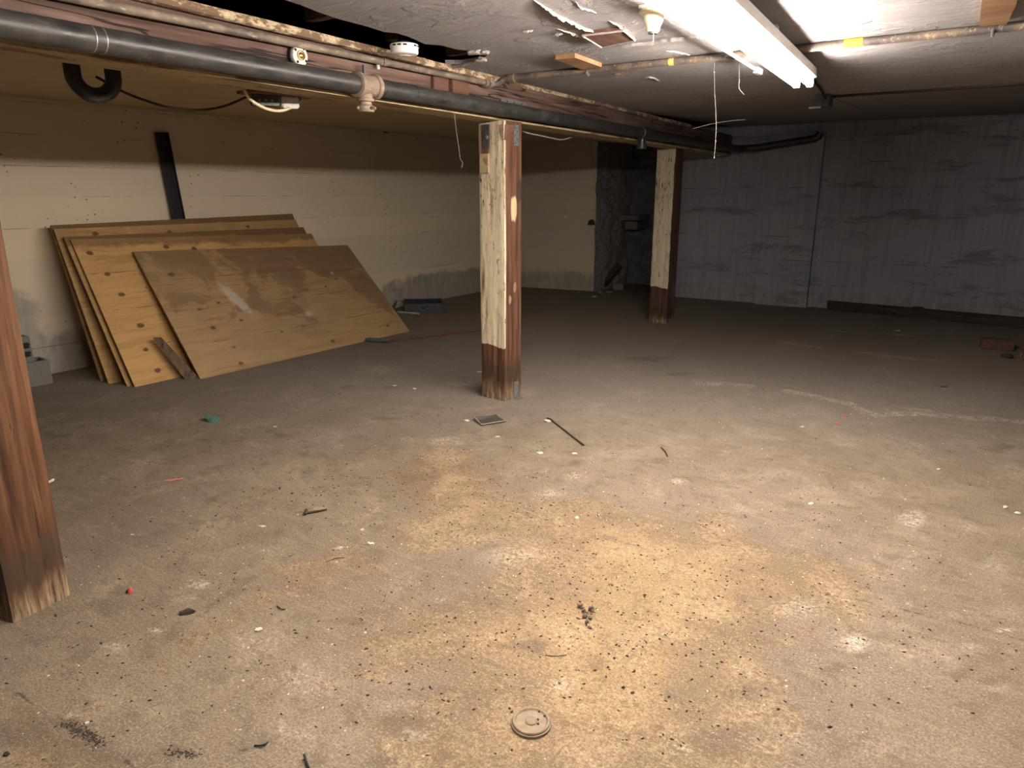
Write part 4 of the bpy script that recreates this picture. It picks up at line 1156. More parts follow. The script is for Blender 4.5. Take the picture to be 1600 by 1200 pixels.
pp = [survey_y(*p, 4.05) for p in [(1155, 97), (1155, 124), (1155, 138), (1163, 148)]]
strand('hanging_string', pp, 0.001, 'short beaded thread with a bent end hanging by the conduit', [pp[1], pp[2]])
cable('hanging_lath', [survey_y(*p, 5.6) for p in [(1083, 201), (1110, 194), (1140, 189), (1165, 187)]], 0.003, M['cable_grey'], 'pale thin lath sagging from the ceiling past the far post', 'lath')
mb = MB(); c = survey(963, 115, 2.125); mb.lump((c.x, c.y, 2.115), (0.03, 0.012, 0.008), 3); tag(build(mb, 'wood_chip', M['orange_wood']), 'orange wood chip stuck on the ceiling beyond the crossing pipe', 'chip')
mb = MB(); c = survey_x(3, 14, beam_x(1.1) + 0.05); mb.box((c.x - 0.035, c.y - 0.03, c.z + 0.02), (0.012, 0.07, 0.07), Matrix.Rotation(0.3, 3, 'Y')); tag(build(mb, 'paper_scrap', M['paper']), 'white scrap stuck on the beam above the drain pipe', 'scrap')

cable('wall_strip', [survey_x(*p, -6.22) for p in [(600, 206), (630, 205), (668, 203), (704, 200)]], 0.014, M['cable_black'], 'dark lath along the top of the cream wall', 'lath')
cable('wall_strip', [survey_x(*p, -6.235) for p in [(190, 163), (225, 167), (255, 169), (300, 175), (330, 178)]], 0.009, M['cable_black'], 'dark strip where the cream wall meets its ceiling', 'lath')  # dark strip along the line between wall and ceiling
# ------------------------------------------------------------------ plywood sheets
def sheet(name, bl, br, tl, tr, th, mat, label, bow=0.0):
    nu, nv = 24, 12
    bl, br, tl, tr = map(Vector, (bl, br, tl, tr))
    nrm = ((br - bl).cross(tl - bl)).normalized()
    if nrm.x < 0: nrm = -nrm
    mb = MB(); uv = []
    for side in (0, 1):
        for j in range(nv + 1):
            for i in range(nu + 1):
                u, v = i / nu, j / nv
                p = bl.lerp(br, u).lerp(tl.lerp(tr, u), v) - nrm * (th * side) - nrm * bow * 4 * v * (1 - v)
                if p.z < 0: p.z = 0
                mb.v.append(p); uv.append((u * 2.44, v * 1.22))
    w = nu + 1; s1 = w * (nv + 1)
    for j in range(nv):
        for i in range(nu):
            a = j * w + i
            mb.f.append([a, a + 1, a + w + 1, a + w]); mb.m.append(0)
            mb.f.append([s1 + a, s1 + a + w, s1 + a + w + 1, s1 + a + 1]); mb.m.append(0)
    rim = [i for i in range(nu)] + [nu + j * w for j in range(nv)] + [nv * w + nu - i for i in range(nu)] + [(nv - j) * w for j in range(nv)]
    for k in range(len(rim)):
        a, b = rim[k], rim[(k + 1) % len(rim)]
        mb.f.append([a, s1 + a, s1 + b, b]); mb.m.append(1)
    o = build(mb, name, [mat, M['ply_edge']], None, uvs=uv)
    fix_normals(o)
    return tag(o, label, 'plywood', 'plywood sheets leaning on the cream wall')
def top(bl, px, py, L=1.22):
    """top corner of a sheet of real height L above its foot, on the sight line of its surveyed corner"""
    r = FW + RT * (px - 800) / F_PX - UP * (py - 600) / F_PX
    o = np.array([0, 0, CAM_H]); best = None
    for t in np.linspace(3.0, 9.0, 1200):
        p = o + r * t
        if p[0] < WX + 0.02: break
        e = abs(np.linalg.norm(p - np.array(bl)) - L) + 0.8 * abs(p[1] - bl[1])
        if best is None or e < best[0]: best = (e, p)
    return Vector(best[1])
base1 = (0.37, 0.22, 0.09); base2 = (0.43, 0.26, 0.105); dk = (0.26, 0.14, 0.05)
M['plyA'] = ply_mat('plywood_front', (0.33, 0.215, 0.108), (0.225, 0.132, 0.06), [(0.22, 0.98, 0.035), (0.30, 0.62, 0.022), (0.50, 0.66, 0.02), (0.33, 0.43, 0.03), (0.42, 0.22, 0.02), (0.40, 0.06, 0.03), (0.62, 0.46, 0.02), (0.74, 0.55, 0.02),
               (1.42, 0.08, 0.03), (1.3, 0.62, 0.025), (1.75, 0.7, 0.015), (1.95, 0.78, 0.02), (1.2, 0.3, 0.016), (2.2, 0.12, 0.02), (0.95, 0.28, 0.016)],
               stain=0.6, smears=((0.68, 0.68, 0.062, 0.19, 0.42, 0.7), (1.35, 0.42, 0.06, 0.03, 0.3, 0.45), (1.95, 0.86, 0.02, 0.03, 0, 0.6)), seed=1.3)
M['plyB'] = ply_mat('plywood_golden', (0.47, 0.285, 0.112), (0.33, 0.18, 0.066), [(0.16, 0.92, 0.028), (0.20, 0.74, 0.03), (0.24, 0.47, 0.034), (0.20, 0.27, 0.026), (0.22, 0.09, 0.03), (0.10, 1.10, 0.03), (0.40, 0.12, 0.014), (0.42, 0.78, 0.01),
               (1.0, 1.10, 0.03), (1.3, 1.08, 0.022), (0.75, 1.13, 0.03)], topband=0.55, seed=4.1)
M['plyC'] = ply_mat('plywood_brown', base1, dk, [(0.55, 1.16, 0.03), (1.1, 1.15, 0.03), (0.2, 1.1, 0.03)], topband=0.7, seed=7.7)
M['plyD'] = ply_mat('plywood_pale', base2, dk, [(0.95, 1.15, 0.03), (0.3, 1.17, 0.03), (1.8, 1.17, 0.025), (1.4, 1.12, 0.02)], stain=0.25, seed=11.0)
def mk(bl_px, tl_px, tr_px, dy, th, mat, label, L=1.26):
    bl = survey(*bl_px); br = bl + Vector((0.01, dy, 0))
    tl, tr = top(bl, *tl_px, L), top(br, *tr_px, L)
    return sheet('plywood_sheet', bl, br, tl, tr, th, mat, label)
blA, brA = Vector((-5.085, 3.122, 0)), Vector((-5.055, 5.565, 0))
sheet('plywood_sheet', blA, brA, top(blA, 208, 393), top(brA, 543, 383), 0.016, M['plyA'], 'frontmost plywood sheet, brown and stained with a white smear', 0.0)
mk((211, 605), (110, 374), (487, 365), 2.44, 0.016, M['plyB'], 'golden plywood sheet with a column of knots, behind the stained sheet')
mk((199, 604), (99, 370), (474, 355), 2.42, 0.012, M['plyC'], 'thin plywood sheet pressed behind the golden sheet')
mk((170, 600), (84, 358), (462, 343), 2.44, 0.016, M['plyD'], 'plywood sheet standing in front of the rearmost sheet')
mk((158, 596), (79, 352), (457, 334), 2.44, 0.016, M['plyC'], 'rearmost plywood sheet touching the cream wall')
# narrow offcut leaning on the front sheet's left end
mb = MB()
a0 = Vector((-5.17, 3.045, 0)); w_ = Vector((0.06, 0.085, 0)); tp = Vector((-0.21, -0.10, 0.335))
th = Vector((0.014, -0.008, 0.006))
q = [a0, a0 + w_, a0 + w_ * 0.55 + tp, a0 + tp]
mb.add(q + [p - th for p in q], [(0, 1, 2, 3), (7, 6, 5, 4), (0, 4, 5, 1), (1, 5, 6, 2), (2, 6, 7, 3), (3, 7, 4, 0)])
for i, v in enumerate(mb.v):
    if v.z < 0.01: v.z = 0.0
M['offcut'] = wood('brown_offcut', (0.06, 0.04, 0.028), (0.13, 0.085, 0.055), (0.19, 0.13, 0.09), 2, 30).mat
tag(build(mb, 'board_offcut', M['offcut']), 'narrow dark board offcut leaning at the end of the front plywood sheet', 'board')
# black channel leaning on the wall
t = thing('black_channel', (-6.10, 3.77, 0), 'long black metal channel leaning on the cream wall behind the plywood', 'channel')
a = Vector((-6.225, 3.725, 1.945)); b = Vector((-6.17, 3.86, 0.0))
d = (a - b).normalized(); s = Vector((0.05, 1, 0)); s = (s - d * s.dot(d)).normalized(); nn = s.cross(d)
if nn.x < 0: nn = -nn
def strip(cs_, w, h, off):
    mb = MB()
    vs_ = []
    for p in (b, a):
        for x, y in ((-w / 2, 0), (w / 2, 0), (w / 2, h), (-w / 2, h)): vs_.append(p + s * (x + off) + nn * y)
    mb.add(vs_, [(0, 3, 2, 1), (4, 5, 6, 7), (0, 1, 5, 4), (1, 2, 6, 5), (2, 3, 7, 6), (3, 0, 4, 7)])
    for v in mb.v:
        if v.z < 0.03: v.z = 0.0
    return mb
build(strip(0, 0.115, 0.008, 0), 'web', M['black_metal'], t)
build(strip(0, 0.010, 0.03, 0.052), 'flange', M['black_metal'], t); build(strip(0, 0.010, 0.03, -0.052), 'flange', M['black_metal'], t); build(strip(0, 0.012, 0.016, 0.025), 'rib', M['black_metal'], t)

# concrete blocks by the wall
def cinder(cx, cy, z, rot, label):
    t = thing('concrete_block', (cx, cy, z), label, 'block', 'concrete blocks stacked by the cream wall')
    R = Matrix.Rotation(rot, 3, 'Z')
    L_, W_, H_ = 0.39, 0.19, 0.19
    def bb(c, s): mb.bevbox(R @ Vector(c) + Vector((cx, cy, z + H_ / 2)), s, 0.006, R)
    mb = MB(); bb((0, 0, 0), (0.03, W_, H_)); bb((L_ / 2 - 0.016, 0, 0), (0.032, W_ * 0.62, H_)); bb((-L_ / 2 + 0.016, 0, 0), (0.032, W_ * 0.62, H_))
    for s_ in (-1, 1): bb((0, s_ * (W_ / 2 - 0.016), 0), (L_, 0.032, H_))
    build(mb, 'block_body', M['block'], t)
cinder(-6.03, 2.22, 0.0, 1.5, 'grey hollow concrete block on the floor by the cream wall')
cb = thing('concrete_block', (-6.05, 2.21, 0.19), 'upper concrete block lying on its side, its hollow end showing', 'block', 'concrete blocks stacked by the cream wall')
# upper block lies on its side: profile with two hollow notches toward the room
prof = [(-0.095, 0.0), (0.095, 0.0), (0.100, 0.06), (0.086, 0.066), (0.095, 0.09), (0.088, 0.18), (0.075, 0.195), (-0.095, 0.195)]
mb = MB(); y0_, y1_ = 2.02, 2.315
vs_ = [(-6.05 + x, y0_, 0.19 + z) for x, z in prof] + [(-6.05 + x, y1_, 0.19 + z) for x, z in prof]
n_ = len(prof)
mb.add(vs_, [tuple(range(n_)), tuple(reversed(range(n_, 2 * n_)))] + [(i, n_ + i, n_ + (i + 1) % n_, (i + 1) % n_) for i in range(n_)])
o = build(mb, 'block_body', M['block'], cb); fix_normals(o)
for zc in (0.06, 0.125):
    mb = MB(); mb.bevbox((-5.965, 2.27, 0.19 + zc), (0.03, 0.075, 0.05), 0.008); build(mb, 'hollow', M['black'], cb)

# tray, pale stick, rod
t = thing('tray', (-5.85, 6.72, 0), 'dark blue-grey open tray with a black rim near the cream wall', 'tray')
Rt = Matrix.Rotation(0.72, 3, 'Z'); tc = Vector((-5.86, 6.72, 0))
def T(x, y, z): return Rt @ Vector((x, y, 0)) + tc + Vector((0, 0, z))
def wallbox(x, y, z, sx, sy, sz, name, mat):
    mb = MB(); mb.bevbox(T(x, y, z), (sx, sy, sz), 0.003, Rt); return build(mb, name, mat, t)
wallbox(0, 0, 0.006, 0.46, 0.34, 0.012, 'base', M['tray'])
wallbox(0, -0.165, 0.055, 0.46, 0.012, 0.10, 'side', M['tray']); wallbox(0, 0.165, 0.055, 0.46, 0.012, 0.10, 'side', M['tray_dark'])
wallbox(0.225, 0, 0.055, 0.012, 0.32, 0.10, 'side', M['tray']); wallbox(-0.225, 0, 0.045, 0.012, 0.32, 0.08, 'side', M['tray'])
for (x, y, sx, sy) in ((0, 0.17, 0.50, 0.03), (0.232, 0, 0.03, 0.36)): wallbox(x, y, 0.11, sx, sy, 0.014, 'rim', M['tray_dark'])
mb = MB(); q = T(0.0, -0.1715, 0.05); mb.tube([q, q + Rt @ Vector((0, -0.002, 0))], 0.012, 12); build(mb, 'handle_hole', M['black'], t)
mb = MB(); mb.box(T(-0.36, 0.02, 0.055), (0.012, 0.36, 0.10), Rt @ Matrix.Rotation(0.55, 3, 'Y')); build(mb, 'folded_flap', M['tray_dark'], t)
def stick(name, p0, p1, r, mat, label, cat, z=None):
    a = survey(*p0); b = survey(*p1); a.z = b.z = r if z is None else z
    m_ = a.lerp(b, 0.5) + Vector((0.004, 0.003, 0)) * (1 + (a - b).length * 2)
    mb = MB(); mb.tube(smooth_path([a, m_, b], 6), [r * 0.9] + [r] * 11 + [r * 0.8], 8)
    return tag(build(mb, name, mat, smooth=True), label, cat)
stick('pale_stick', (622, 489), (655, 492), 0.012, M['stick_pale'], 'pale stick lying on the floor beside the dark tray', 'stick')
t = thing('long_rod', survey(660, 527), 'long rust-red rod with a dark grey handle lying on the floor', 'rod')
a, b = survey(616, 533), survey(756, 516); a.z = b.z = 0.011
mb = MB(); mb.tube([a.lerp(b, i / 10) for i in range(11)], 0.010, 10); build(mb, 'shaft', M['rod'], t, smooth=True)
a2 = survey(572, 534); a2.z = 0.022; b2 = survey(608, 536); b2.z = 0.022
mb = MB(); mb.tube([a2, a2.lerp(b2, .1), a2.lerp(b2, .9), b2], [0.016, 0.022, 0.022, 0.014], 12); build(mb, 'handle', M['grey_handle'], t, smooth=True)
mb = MB(); mb.tube([b2, survey(616, 533) + Vector((0, 0, 0.012)), survey(622, 532) + Vector((0, 0, 0.012))], [0.013, 0.018, 0.014], 10); build(mb, 'ferrule', M['rod'], t, smooth=True)

# far end: timber on the floor along the wall, brick, recess clutter
mb = MB()
a, b = Vector((-1.62, by(-1.6) - 0.10, 0)), Vector((1.1, 9.42, 0))
d = (b - a).normalized(); s = Vector((-d.y, d.x, 0)) * 0.045
vs_ = [a - s, b - s, b + s, a + s]
mb.add(vs_ + [v + Vector((0, 0, 0.11)) for v in vs_], [(0, 3, 2, 1), (4, 5, 6, 7), (0, 1, 5, 4), (1, 2, 6, 5), (2, 3, 7, 6), (3, 0, 4, 7)])
tag(build(mb, 'floor_timber', M['old_plank']), 'long dark timber lying on the floor along the grey far wall', 'timber')
mb = MB(); mb.bevbox((-0.62, by(-0.6) - 0.17, 0.06), (0.12, 0.11, 0.12), 0.01, Matrix.Rotation(0.3, 3, 'Z')); tag(build(mb, 'wood_stub', M['old_plank']), 'short dark block against the long floor timber', 'block')
mb = MB(); c = survey(1560, 546); mb.bevbox((c.x - 0.02, c.y, 0.05), (0.26, 0.13, 0.10), 0.01, Matrix.Rotation(0.15, 3, 'Z')); tag(build(mb, 'brick', M['brick']), 'dull red brick on the floor next to the dark red post', 'brick')
mb = MB(); c = survey(1586, 560); mb.lump((c.x - 0.06, c.y - 0.02, 0), (0.05, 0.035, 0.03), 4); tag(build(mb, 'dirt_lump', M['litter']), 'black lump on the floor next to the red brick', 'lump')
def rp(x, y, Y): return survey_y(x, y, Y)
t = thing('recess_bracket', (-4.55, 10.2, 0.8), 'pale ledge with a box under it inside the dark recess', 'shelf')
a, b = rp(964, 340, 10.2), rp(998, 340, 10.2)
mb = MB(); mb.bevbox(((a.x + b.x) / 2, 10.42, a.z), (b.x - a.x, 0.46, 0.075), 0.006); build(mb, 'ledge', M['block'], t)
a, b = rp(977, 351, 10.2), rp(996, 351, 10.2)
mb = MB(); mb.bevbox(((a.x + b.x) / 2, 10.42, a.z - 0.01), (b.x - a.x, 0.46, 0.12), 0.006); build(mb, 'under_box', M['block'], t)
mb = MB()
a = survey(940, 452); b = rp(968, 414, 9.95)
mb.tube([a + Vector((0.02, 0, 0.06)), b], 0.06, 4); tag(build(mb, 'leaning_plank', M['old_plank']), 'dark plank leaning at the foot of the broken jamb', 'plank')
mb = MB(); c = survey(967, 452); mb.bevbox((c.x, c.y, 0.045), (0.16, 0.12, 0.09), 0.01, Matrix.Rotation(0.2, 3, 'Z')); tag(build(mb, 'stone_piece', M['block']), 'pale square stone on the floor in the recess', 'stone')
for i, (x, y, s_) in enumerate([(938, 458, .04), (952, 458, .05), (905, 458, .03), (924, 351, .05)]):
    mb = MB()
    if y < 400: c = rp(x, y, 9.40); mb.lump((c.x, c.y, c.z), (s_, s_, s_), 9 + i); tag(build(mb, 'wall_stub', M['litter']), 'dark stub sticking out of the wall edge by the recess', 'stub')
    else:
        c = survey(x, y); mb.lump((c.x, c.y, 0), (s_, s_ * 0.7, s_ * 0.5), 9 + i); tag(build(mb, 'rubble_piece', M['block']), 'small rubble piece on the floor before the dark recess', 'rubble', 'rubble before the recess')

# ------------------------------------------------------------------ things on the floor
# round cleanout cover
c = survey(830, 1132)
t = thing('cleanout_cover', (c.x, c.y, 0), 'round dusty tan cleanout cover with a raised rim and hub', 'cover')
M['cover'] = plain('dusty_tan_cover', (0.19, 0.145, 0.10), 0.85, 0, 0.22, 60, 0.3)
R0 = 0.0545
mb = MB(); mb.lathe([(R0 + 0.002, 0.0), (R0 + 0.002, 0.008), (R0 - 0.001, 0.010), (R0 - 0.001, 0.013), (R0 - 0.003, 0.016), (R0 - 0.008, 0.016), (R0 - 0.011, 0.012), (R0 - 0.012, 0.011), (0.02, 0.011), (0.0, 0.011)], c, (0, 0, 1), 48)
build(mb, 'disc', M['cover'], t, smooth=True, angle=30)
mb = MB(); mb.lathe([(0.017, 0.010), (0.017, 0.0135), (0.014, 0.0155), (0.011, 0.0145), (0.0, 0.0140)], c, (0, 0, 1), 28); build(mb, 'hub', M['cover'], t, smooth=True, angle=30)
for i, (a_, r_) in enumerate([(1.0, 0.043), (0.25, 0.02), (-0.55, 0.022), (0.45, 0.042)]):
    mb = MB(); q = c + Vector((math.cos(a_ + YAW), math.sin(a_ + YAW), 0)) * r_; mb.lump((q.x, q.y, 0.011), (0.004, 0.003, 0.003), i + 50, sub=1); build(mb, 'dirt_speck', M['dropping'], t)
# green plastic cap fragment (open half ring)
c = survey(333, 657); t = thing('green_cap', (c.x, c.y, 0), 'broken dark green plastic cap standing on the floor', 'cap')
mb = MB(); n_ = 22; vs_ = []
for i in range(n_ + 1):
    a_ = math.radians(150 + 250 * i / n_) + YAW
    hh = 0.045 * (0.75 + 0.25 * math.sin(i * 0.55))
    for r_, z in ((0.046, 0), (0.046, hh), (0.041, hh), (0.041, 0)): vs_.append((c.x + r_ * math.cos(a_), c.y + r_ * math.sin(a_), z))
mb.add(vs_, [(i * 4 + k, (i + 1) * 4 + k, (i + 1) * 4 + (k + 1) % 4, i * 4 + (k + 1) % 4) for i in range(n_) for k in range(4)] + [(0, 1, 2, 3), (n_ * 4 + 3, n_ * 4 + 2, n_ * 4 + 1, n_ * 4)])
o = build(mb, 'wall', M['green'], t, smooth=True); fix_normals(o)
mb = MB(); mb.tube([(c.x, c.y, 0.0), (c.x, c.y, 0.0015)], 0.0415, 24); build(mb, 'bottom', M['grey_handle'], t)
# dark plate with curled corner
q = [survey(x, y) for x, y in [(740, 657), (775, 650), (791, 660), (752, 666)]]
t = thing('slate_plate', (q[0].x + 0.1, q[0].y, 0), 'flat dark plate with turned-up edges on the floor near the cream painted post', 'plate')
nu = 10; mb = MB(); vs_ = []
for side in (0, 1):
    for j in range(nu + 1):
        for i in range(nu + 1):
            u, v = i / nu, j / nu
            p = q[0].lerp(q[1], v).lerp(q[3].lerp(q[2], v), u)
            z = 0.006 + 0.020 * max(0, 1 - u * 5) ** 2 * (1 - v) + 0.022 * max(0, v - .75) * 4 * max(0, .3 - u) + 0.005 * max(0, (u - .8) * 5)
            vs_.append((p.x, p.y, z - 0.005 * side))
w_ = nu + 1; s1 = w_ * w_
fs = []
for j in range(nu):
    for i in range(nu):
        a_ = j * w_ + i; fs += [(a_, a_ + 1, a_ + w_ + 1, a_ + w_), (s1 + a_, s1 + a_ + w_, s1 + a_ + w_ + 1, s1 + a_ + 1)]
rim = list(range(nu)) + [nu + j * w_ for j in range(nu)] + [nu * w_ + nu - i for i in range(nu)] + [(nu - j) * w_ for j in range(nu)]
fs += [(rim[k], s1 + rim[k], s1 + rim[(k + 1) % len(rim)], rim[(k + 1) % len(rim)]) for k in range(len(rim))]
mb.add(vs_, fs); o = build(mb, 'sheet', M['slate'], t); fix_normals(o)
a_, b_ = q[3] + Vector((0, 0, 0.012)), q[2] + Vector((0, 0, 0.012))
mb = MB(); mb.tube([q[0] + Vector((0.003, 0.003, 0.026)), q[3] + Vector((0, 0.004, 0.011)), q[2] + Vector((-0.004, 0, 0.011))], 0.0025, 6); build(mb, 'pale_edge', M['stick_pale'], t)
# thin rod with a white blob
t = thing('thin_rod', survey(887, 678), 'thin brown metal rod on the floor with a whitish crumb at its end', 'rod')
a_, b_ = survey(861, 657), survey(912, 697)
mb = MB(); mb.tube([survey(855, 655) + Vector((0, 0, 0.010)), a_ + Vector((0, 0, 0.008)), a_.lerp(b_, 0.1) + Vector((0, 0, 0.006)), b_ + Vector((0, 0, 0.006))], 0.0055, 8); build(mb, 'shaft', M['nail'], t, smooth=True)
cc = survey(856, 659); mb = MB(); mb.lump((cc.x, cc.y, 0), (0.024, 0.016, 0.010), 31, 0.6); build(mb, 'crumb', M['paper'], t)
stick('twig', (1033, 700), (1043, 714), 0.004, M['nail'], 'short brown twig on the floor beyond the ochre stain', 'twig')
stick('twig', (472, 832), (523, 832), 0.003, M['nail'], 'fine brown twig beside the grey crumbled plaster', 'twig') if False else None
stick('pink_stick', (258, 753), (287, 749), 0.005, M['pink'], 'thin faded pink stick on the floor below the green cap', 'stick')
stick('white_stick', (71, 757), (84, 751), 0.007, M['paper'], 'short white stick next to the red-brown rough post', 'stick')
t = thing('wood_peg', survey(494, 802), 'dark old nail-like peg lying in pale crumbs', 'peg')
a_, b_ = survey(478, 804), survey(511, 798); a_.z = b_.z = 0.008
mb = MB(); mb.tube([a_, b_], [0.006, 0.004], 8); build(mb, 'shank', M['nail'], t, smooth=True)
h1, h2 = survey(477, 806), survey(479, 799); h1.z = h2.z = 0.008
mb = MB(); mb.tube([h1, h2], 0.007, 8); build(mb, 'head', M['nail'], t, smooth=True)
c = survey(204, 926); t = thing('red_plug', (c.x, c.y, 0), 'tiny red plastic plug on the floor near the rough post foot', 'plug')
mb = MB(); mb.lathe([(0.010, 0), (0.010, 0.008), (0.007, 0.016), (0.004, 0.020)], c, (0, 0, 1), 14); build(mb, 'body', M['red'], t, smooth=True)
mb = MB(); mb.lathe([(0.006, 0.0), (0.006, 0.006)], c + Vector((-0.012, -0.004, 0)), (0, 0, 1), 10); build(mb, 'tip', M['black'], t)
for (x, y, lab) in [(1321, 650, 'small red scrap on the floor just below the white streak'), (1309, 663, 'small red scrap on the floor beside the white crumb')]:
    c = survey(x, y); mb = MB(); mb.lump((c.x, c.y, 0), (0.022, 0.007, 0.005), x, 0.5); tag(build(mb, 'red_scrap', M['red']), lab, 'scrap')
# dark wood chunk
c = survey(292, 959); mb = MB(); mb.lump((c.x, c.y, 0), (0.026, 0.010, 0.012), 12, 0.7, rot=YAW + 0.3); tag(build(mb, 'wood_chunk', M['litter']), 'dark splintered wood chunk on the floor right of the rough post foot', 'wood chunk')
# white and grey scraps
for i, (x, y, sx, sy, sz, mt, lab) in enumerate([
        (409, 823, .020, .008, .006, 'paper', 'white chip on the floor left of the nail-like peg'),
        (403, 985, .014, .009, .008, 'paper', 'white curled chip on the floor near the wood chunk'),
        (579, 851, .020, .010, .010, 'paper', 'crumpled black and white foil scrap beside the ochre stain'),
        (531, 857, .014, .008, .006, 'grit', 'crumbled grey plaster bit beside the foil scrap'),
        (566, 828, .010, .007, .005, 'paper', 'tiny white flake above the foil scrap'),
        (729, 658, .024, .012, .010, 'paper', 'white crumb next to the flat dark plate'),
        (777, 683, .020, .008, .007, 'paper', 'pale flake below the flat dark plate'),
        (844, 709, .020, .012, .012, 'paper', 'white pebble on the floor below the thin rod'),
        (898, 709, .022, .010, .006, 'paper', 'pale chip at the tip of the thin rod'),
        (901, 810, .012, .008, .009, 'paper', 'whitish pebble at the upper edge of the ochre stain'),
        (1254, 668, .022, .010, .008, 'paper', 'white crumb on the floor beside the red scraps'),
        (1267, 788, .016, .010, .009, 'paper', 'white pebble on the open tan floor'),
        (1571, 793, .016, .010, .008, 'paper', 'white pebble near the edge of the white patches'),
        (1589, 802, .016, .010, .008, 'paper', 'oval white pebble near the edge of the white patches'),
        (1467, 734, .014, .010, .008, 'paper', 'small white crumb above the white floor patch'),
        (617, 603, .020, .010, .006, 'paper', 'white flake on the grey floor in front of the stained plywood'),
        (647, 608, .018, .010, .008, 'paper', 'white crumb on the grey floor left of the cream painted post'),
        (751, 581, .040, .006, .004, 'paper', 'pale splinter behind the cream painted post'),
        (928, 464, .040, .015, .010, 'paper', 'pale flake before the dark recess'),
        (430, 667, .016, .008, .005, 'paper', 'tiny white chip beside the dark damp spots'),
        (136, 1131, .008, .005, .006, 'paper', 'pale crumb in the dark leaf litter'),
        (10, 1180, .012, .007, .008, 'litter', 'dark lump with a pale crumb in the corner'),
        (207, 836, .012, .004, .004, 'paper', 'white sliver beside dark crumbs on the floor'),
        (1403, 517, .040, .012, .008, 'paper', 'pale scrap on the dark floor before the far wall'),
        (1475, 605, .03, .015, .012, 'litter', 'dark crumb on the floor above the long white streak')]):
    c = survey(x, y)
    mb = MB(); mb.lump((c.x, c.y, 0), (sx * 0.8, sy * 0.8, sz * 0.7), 60 + i, 0.8, rot=YAW + 0.2 * math.sin(i * 2.3))
    tag(build(mb, 'floor_scrap', M[mt]), lab, 'scrap')
# grey clod cluster
c = survey(915, 962); t = thing('clod_cluster', (c.x, c.y, 0), 'cluster of grey dirt clods on the ochre stain', 'dirt')
for i, (x, y, sx, sy, sz) in enumerate([(907, 950, .013, .009, .012), (912, 957, .009, .008, .010), (924, 955, .011, .008, .014), (914, 965, .008, .010, .012), (922, 967, .009, .007, .008), (917, 973, .006, .009, .008), (921, 982, .008, .005, .006), (903, 967, .007, .003, .004)]):
    q = survey(x, y); mb = MB(); mb.lump((q.x, q.y, 0), (sx, sy, sz), 200 + i, 0.6); build(mb, 'clod', M['clod'], t)
# bent black wires near the edge of the picture's floor
def floor_wire(pts, r, label):
    q = smooth_path([survey(x, y) + Vector((0, 0, r + z)) for x, y, z in pts], 8)
    mb = MB(); mb.tube(q, r, 8); tag(build(mb, 'wire_bit', M['black_metal'], smooth=True), label, 'wire')
floor_wire([(398, 1166, 0), (406, 1168, .004), (414, 1166, .004), (418, 1161, 0)], 0.0025, 'bent black wire bit on the pale floor')
floor_wire([(476, 1186, .012), (479, 1194, .004), (483, 1203, 0)], 0.0035, 'short thick black wire bit on the pale floor')
floor_wire([(433, 947, 0), (437, 952, .003), (442, 954, .003), (446, 952, 0)], 0.002, 'tiny curled black wire left of the ochre stain')
floor_wire([(515, 1133, 0), (522, 1131, .001), (530, 1127, 0)], 0.0028, 'fine dark splinter on the pale floor') if False else None
floor_wire([(852, 1024, 0), (866, 1026, .001), (886, 1024, 0)], 0.0012, 'fine curved hair-like fibre on the ochre stain')
floor_wire([(514, 877, 0), (525, 873, .001), (538, 872, 0)], 0.0015, 'fine curved twig below the crumbled plaster')

# ---- uncountable fine litter
def pellets(name, n, pick, size, mat, label, seed, cat):
    rnd = random.Random(seed)
    base_v = [(1, 0, 0), (-1, 0, 0), (0.2, .55, 0), (0.2, -.55, 0), (-0.2, .5, .1), (-0.2, -.5, .1), (0.1, 0, .8), (-.3, 0, .7)]
    base_f = [(0, 2, 6), (0, 6, 3), (2, 4, 7, 6), (6, 7, 5, 3), (4, 1, 7), (7, 1, 5), (0, 3, 2), (3, 5, 4, 2), (5, 1, 4)]
    mb = MB()
    for _ in range(n):
        p = pick(rnd)
        if p is None: continue
        a = rnd.uniform(0, 6.28); s = size * rnd.uniform(0.55, 1.25) * (1.35 if rnd.random() < 0.08 else 1); asp = rnd.uniform(0.55, 1.3)
        ca, sa = math.cos(a), math.sin(a)
        k = rnd.uniform(0.7, 1.1)
        mb.add([(p.x + s * (v[0] * ca - v[1] * asp * sa), p.y + s * (v[0] * sa + v[1] * asp * ca), max(v[2], 0) * s * 0.7 * k + 0.0004) for v in base_v], base_f)
    o = build(mb, name, mat); fix_normals(o)
    return tag(o, label, cat, None, 'stuff')
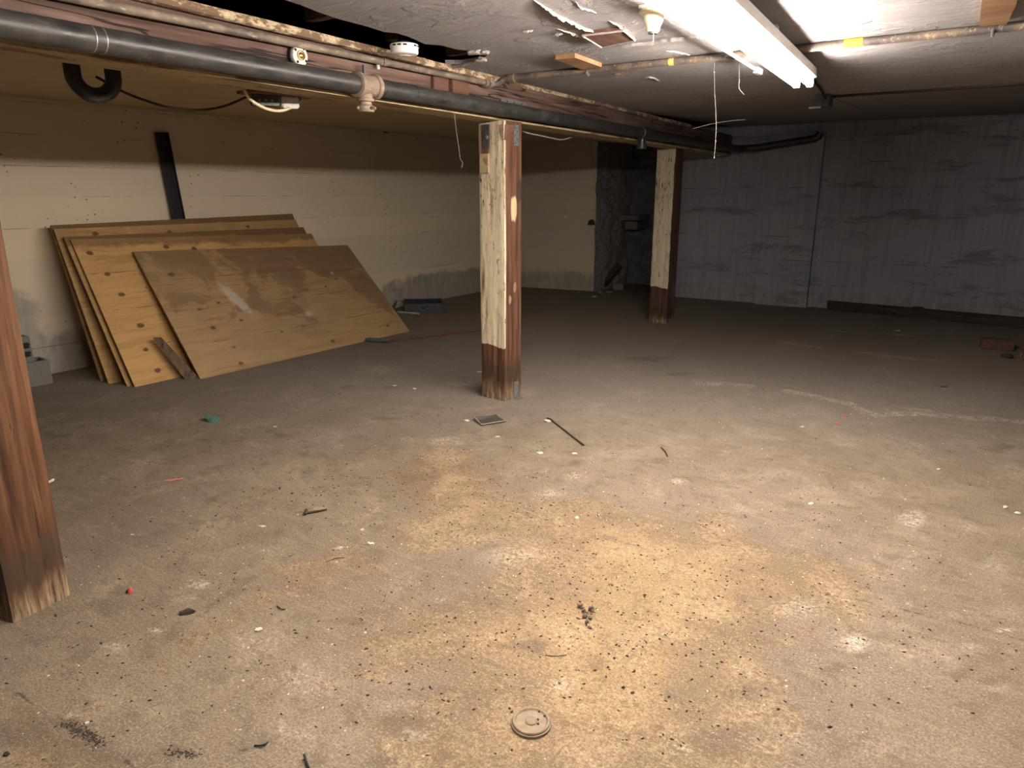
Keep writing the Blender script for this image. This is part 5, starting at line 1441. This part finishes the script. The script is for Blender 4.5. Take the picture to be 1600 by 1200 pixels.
def pick_px(boxes):
    tot = sum(b[4] for b in boxes)
    def f(rnd):
        r = rnd.uniform(0, tot)
        for (x, y, sx, sy, w) in boxes:
            r -= w
            if r <= 0: break
        x = rnd.gauss(x, sx); y = rnd.gauss(y, sy)
        if y < 520: return None
        p = survey(x, y)
        if p.x < WX + 0.9 or p.y > 8: return None
        if any(abs(p.x - a) < b and abs(p.y - c) < d for a, b, c, d in ((-2.74, 0.16, 0.893, 0.16), (-2.55, 0.16, 3.53, 0.16), (-2.02, 0.26, 3.62, 0.2), (-2.82, 0.16, 4.06, 0.16))): return None
        return p
    return f
pellets('mouse_droppings', 1600, pick_px([(720, 770, 140, 45, 5), (900, 900, 150, 80, 5), (1050, 930, 120, 70, 4), (520, 760, 90, 50, 3), (1350, 1000, 150, 90, 2.5), (600, 1030, 150, 80, 2.5), (1300, 780, 150, 80, 2.5),
                                        (300, 850, 110, 80, 2), (1050, 1080, 140, 60, 2), (830, 680, 120, 30, 1.5), (400, 650, 150, 40, 1.2), (150, 1060, 110, 70, 1.2), (1000, 580, 200, 40, 1)]), 0.0062, M['dropping'],
        'dark droppings and specks scattered over the tan floor', 5, 'droppings')
pellets('pale_grit', 700, pick_px([(800, 850, 300, 120, 3), (1200, 900, 250, 130, 2), (400, 800, 220, 120, 2), (900, 650, 300, 50, 2), (650, 1080, 300, 70, 1)]), 0.0042, M['grit'], 'pale crumbs of grit scattered over the tan floor', 6, 'grit')
def along(pts, spread):
    def f(rnd):
        i = rnd.randrange(len(pts) - 1); t_ = rnd.random()
        x = pts[i][0] + (pts[i + 1][0] - pts[i][0]) * t_ + rnd.gauss(0, spread); y = pts[i][1] + (pts[i + 1][1] - pts[i][1]) * t_ + rnd.gauss(0, spread * 0.5)
        return survey(x, y)
    return f
pellets('leaf_litter', 260, along([(100, 1128), (120, 1140), (140, 1150), (160, 1165)], 8), 0.0042, M['litter'], 'black leaf litter caught in the floor crack', 8, 'litter')
pellets('leaf_litter', 90, along([(268, 1178), (285, 1175), (300, 1180)], 9), 0.0042, M['litter'], 'small patch of dark litter beside the floor crack', 9, 'litter')
pellets('wall_foot_dirt', 260, lambda r: Vector((WX + abs(r.gauss(0, 0.06)) + 0.01, r.uniform(2.2, 9.0), 0)), 0.012, M['clod'], 'dirt crumbs along the foot of the cream wall', 10, 'dirt')
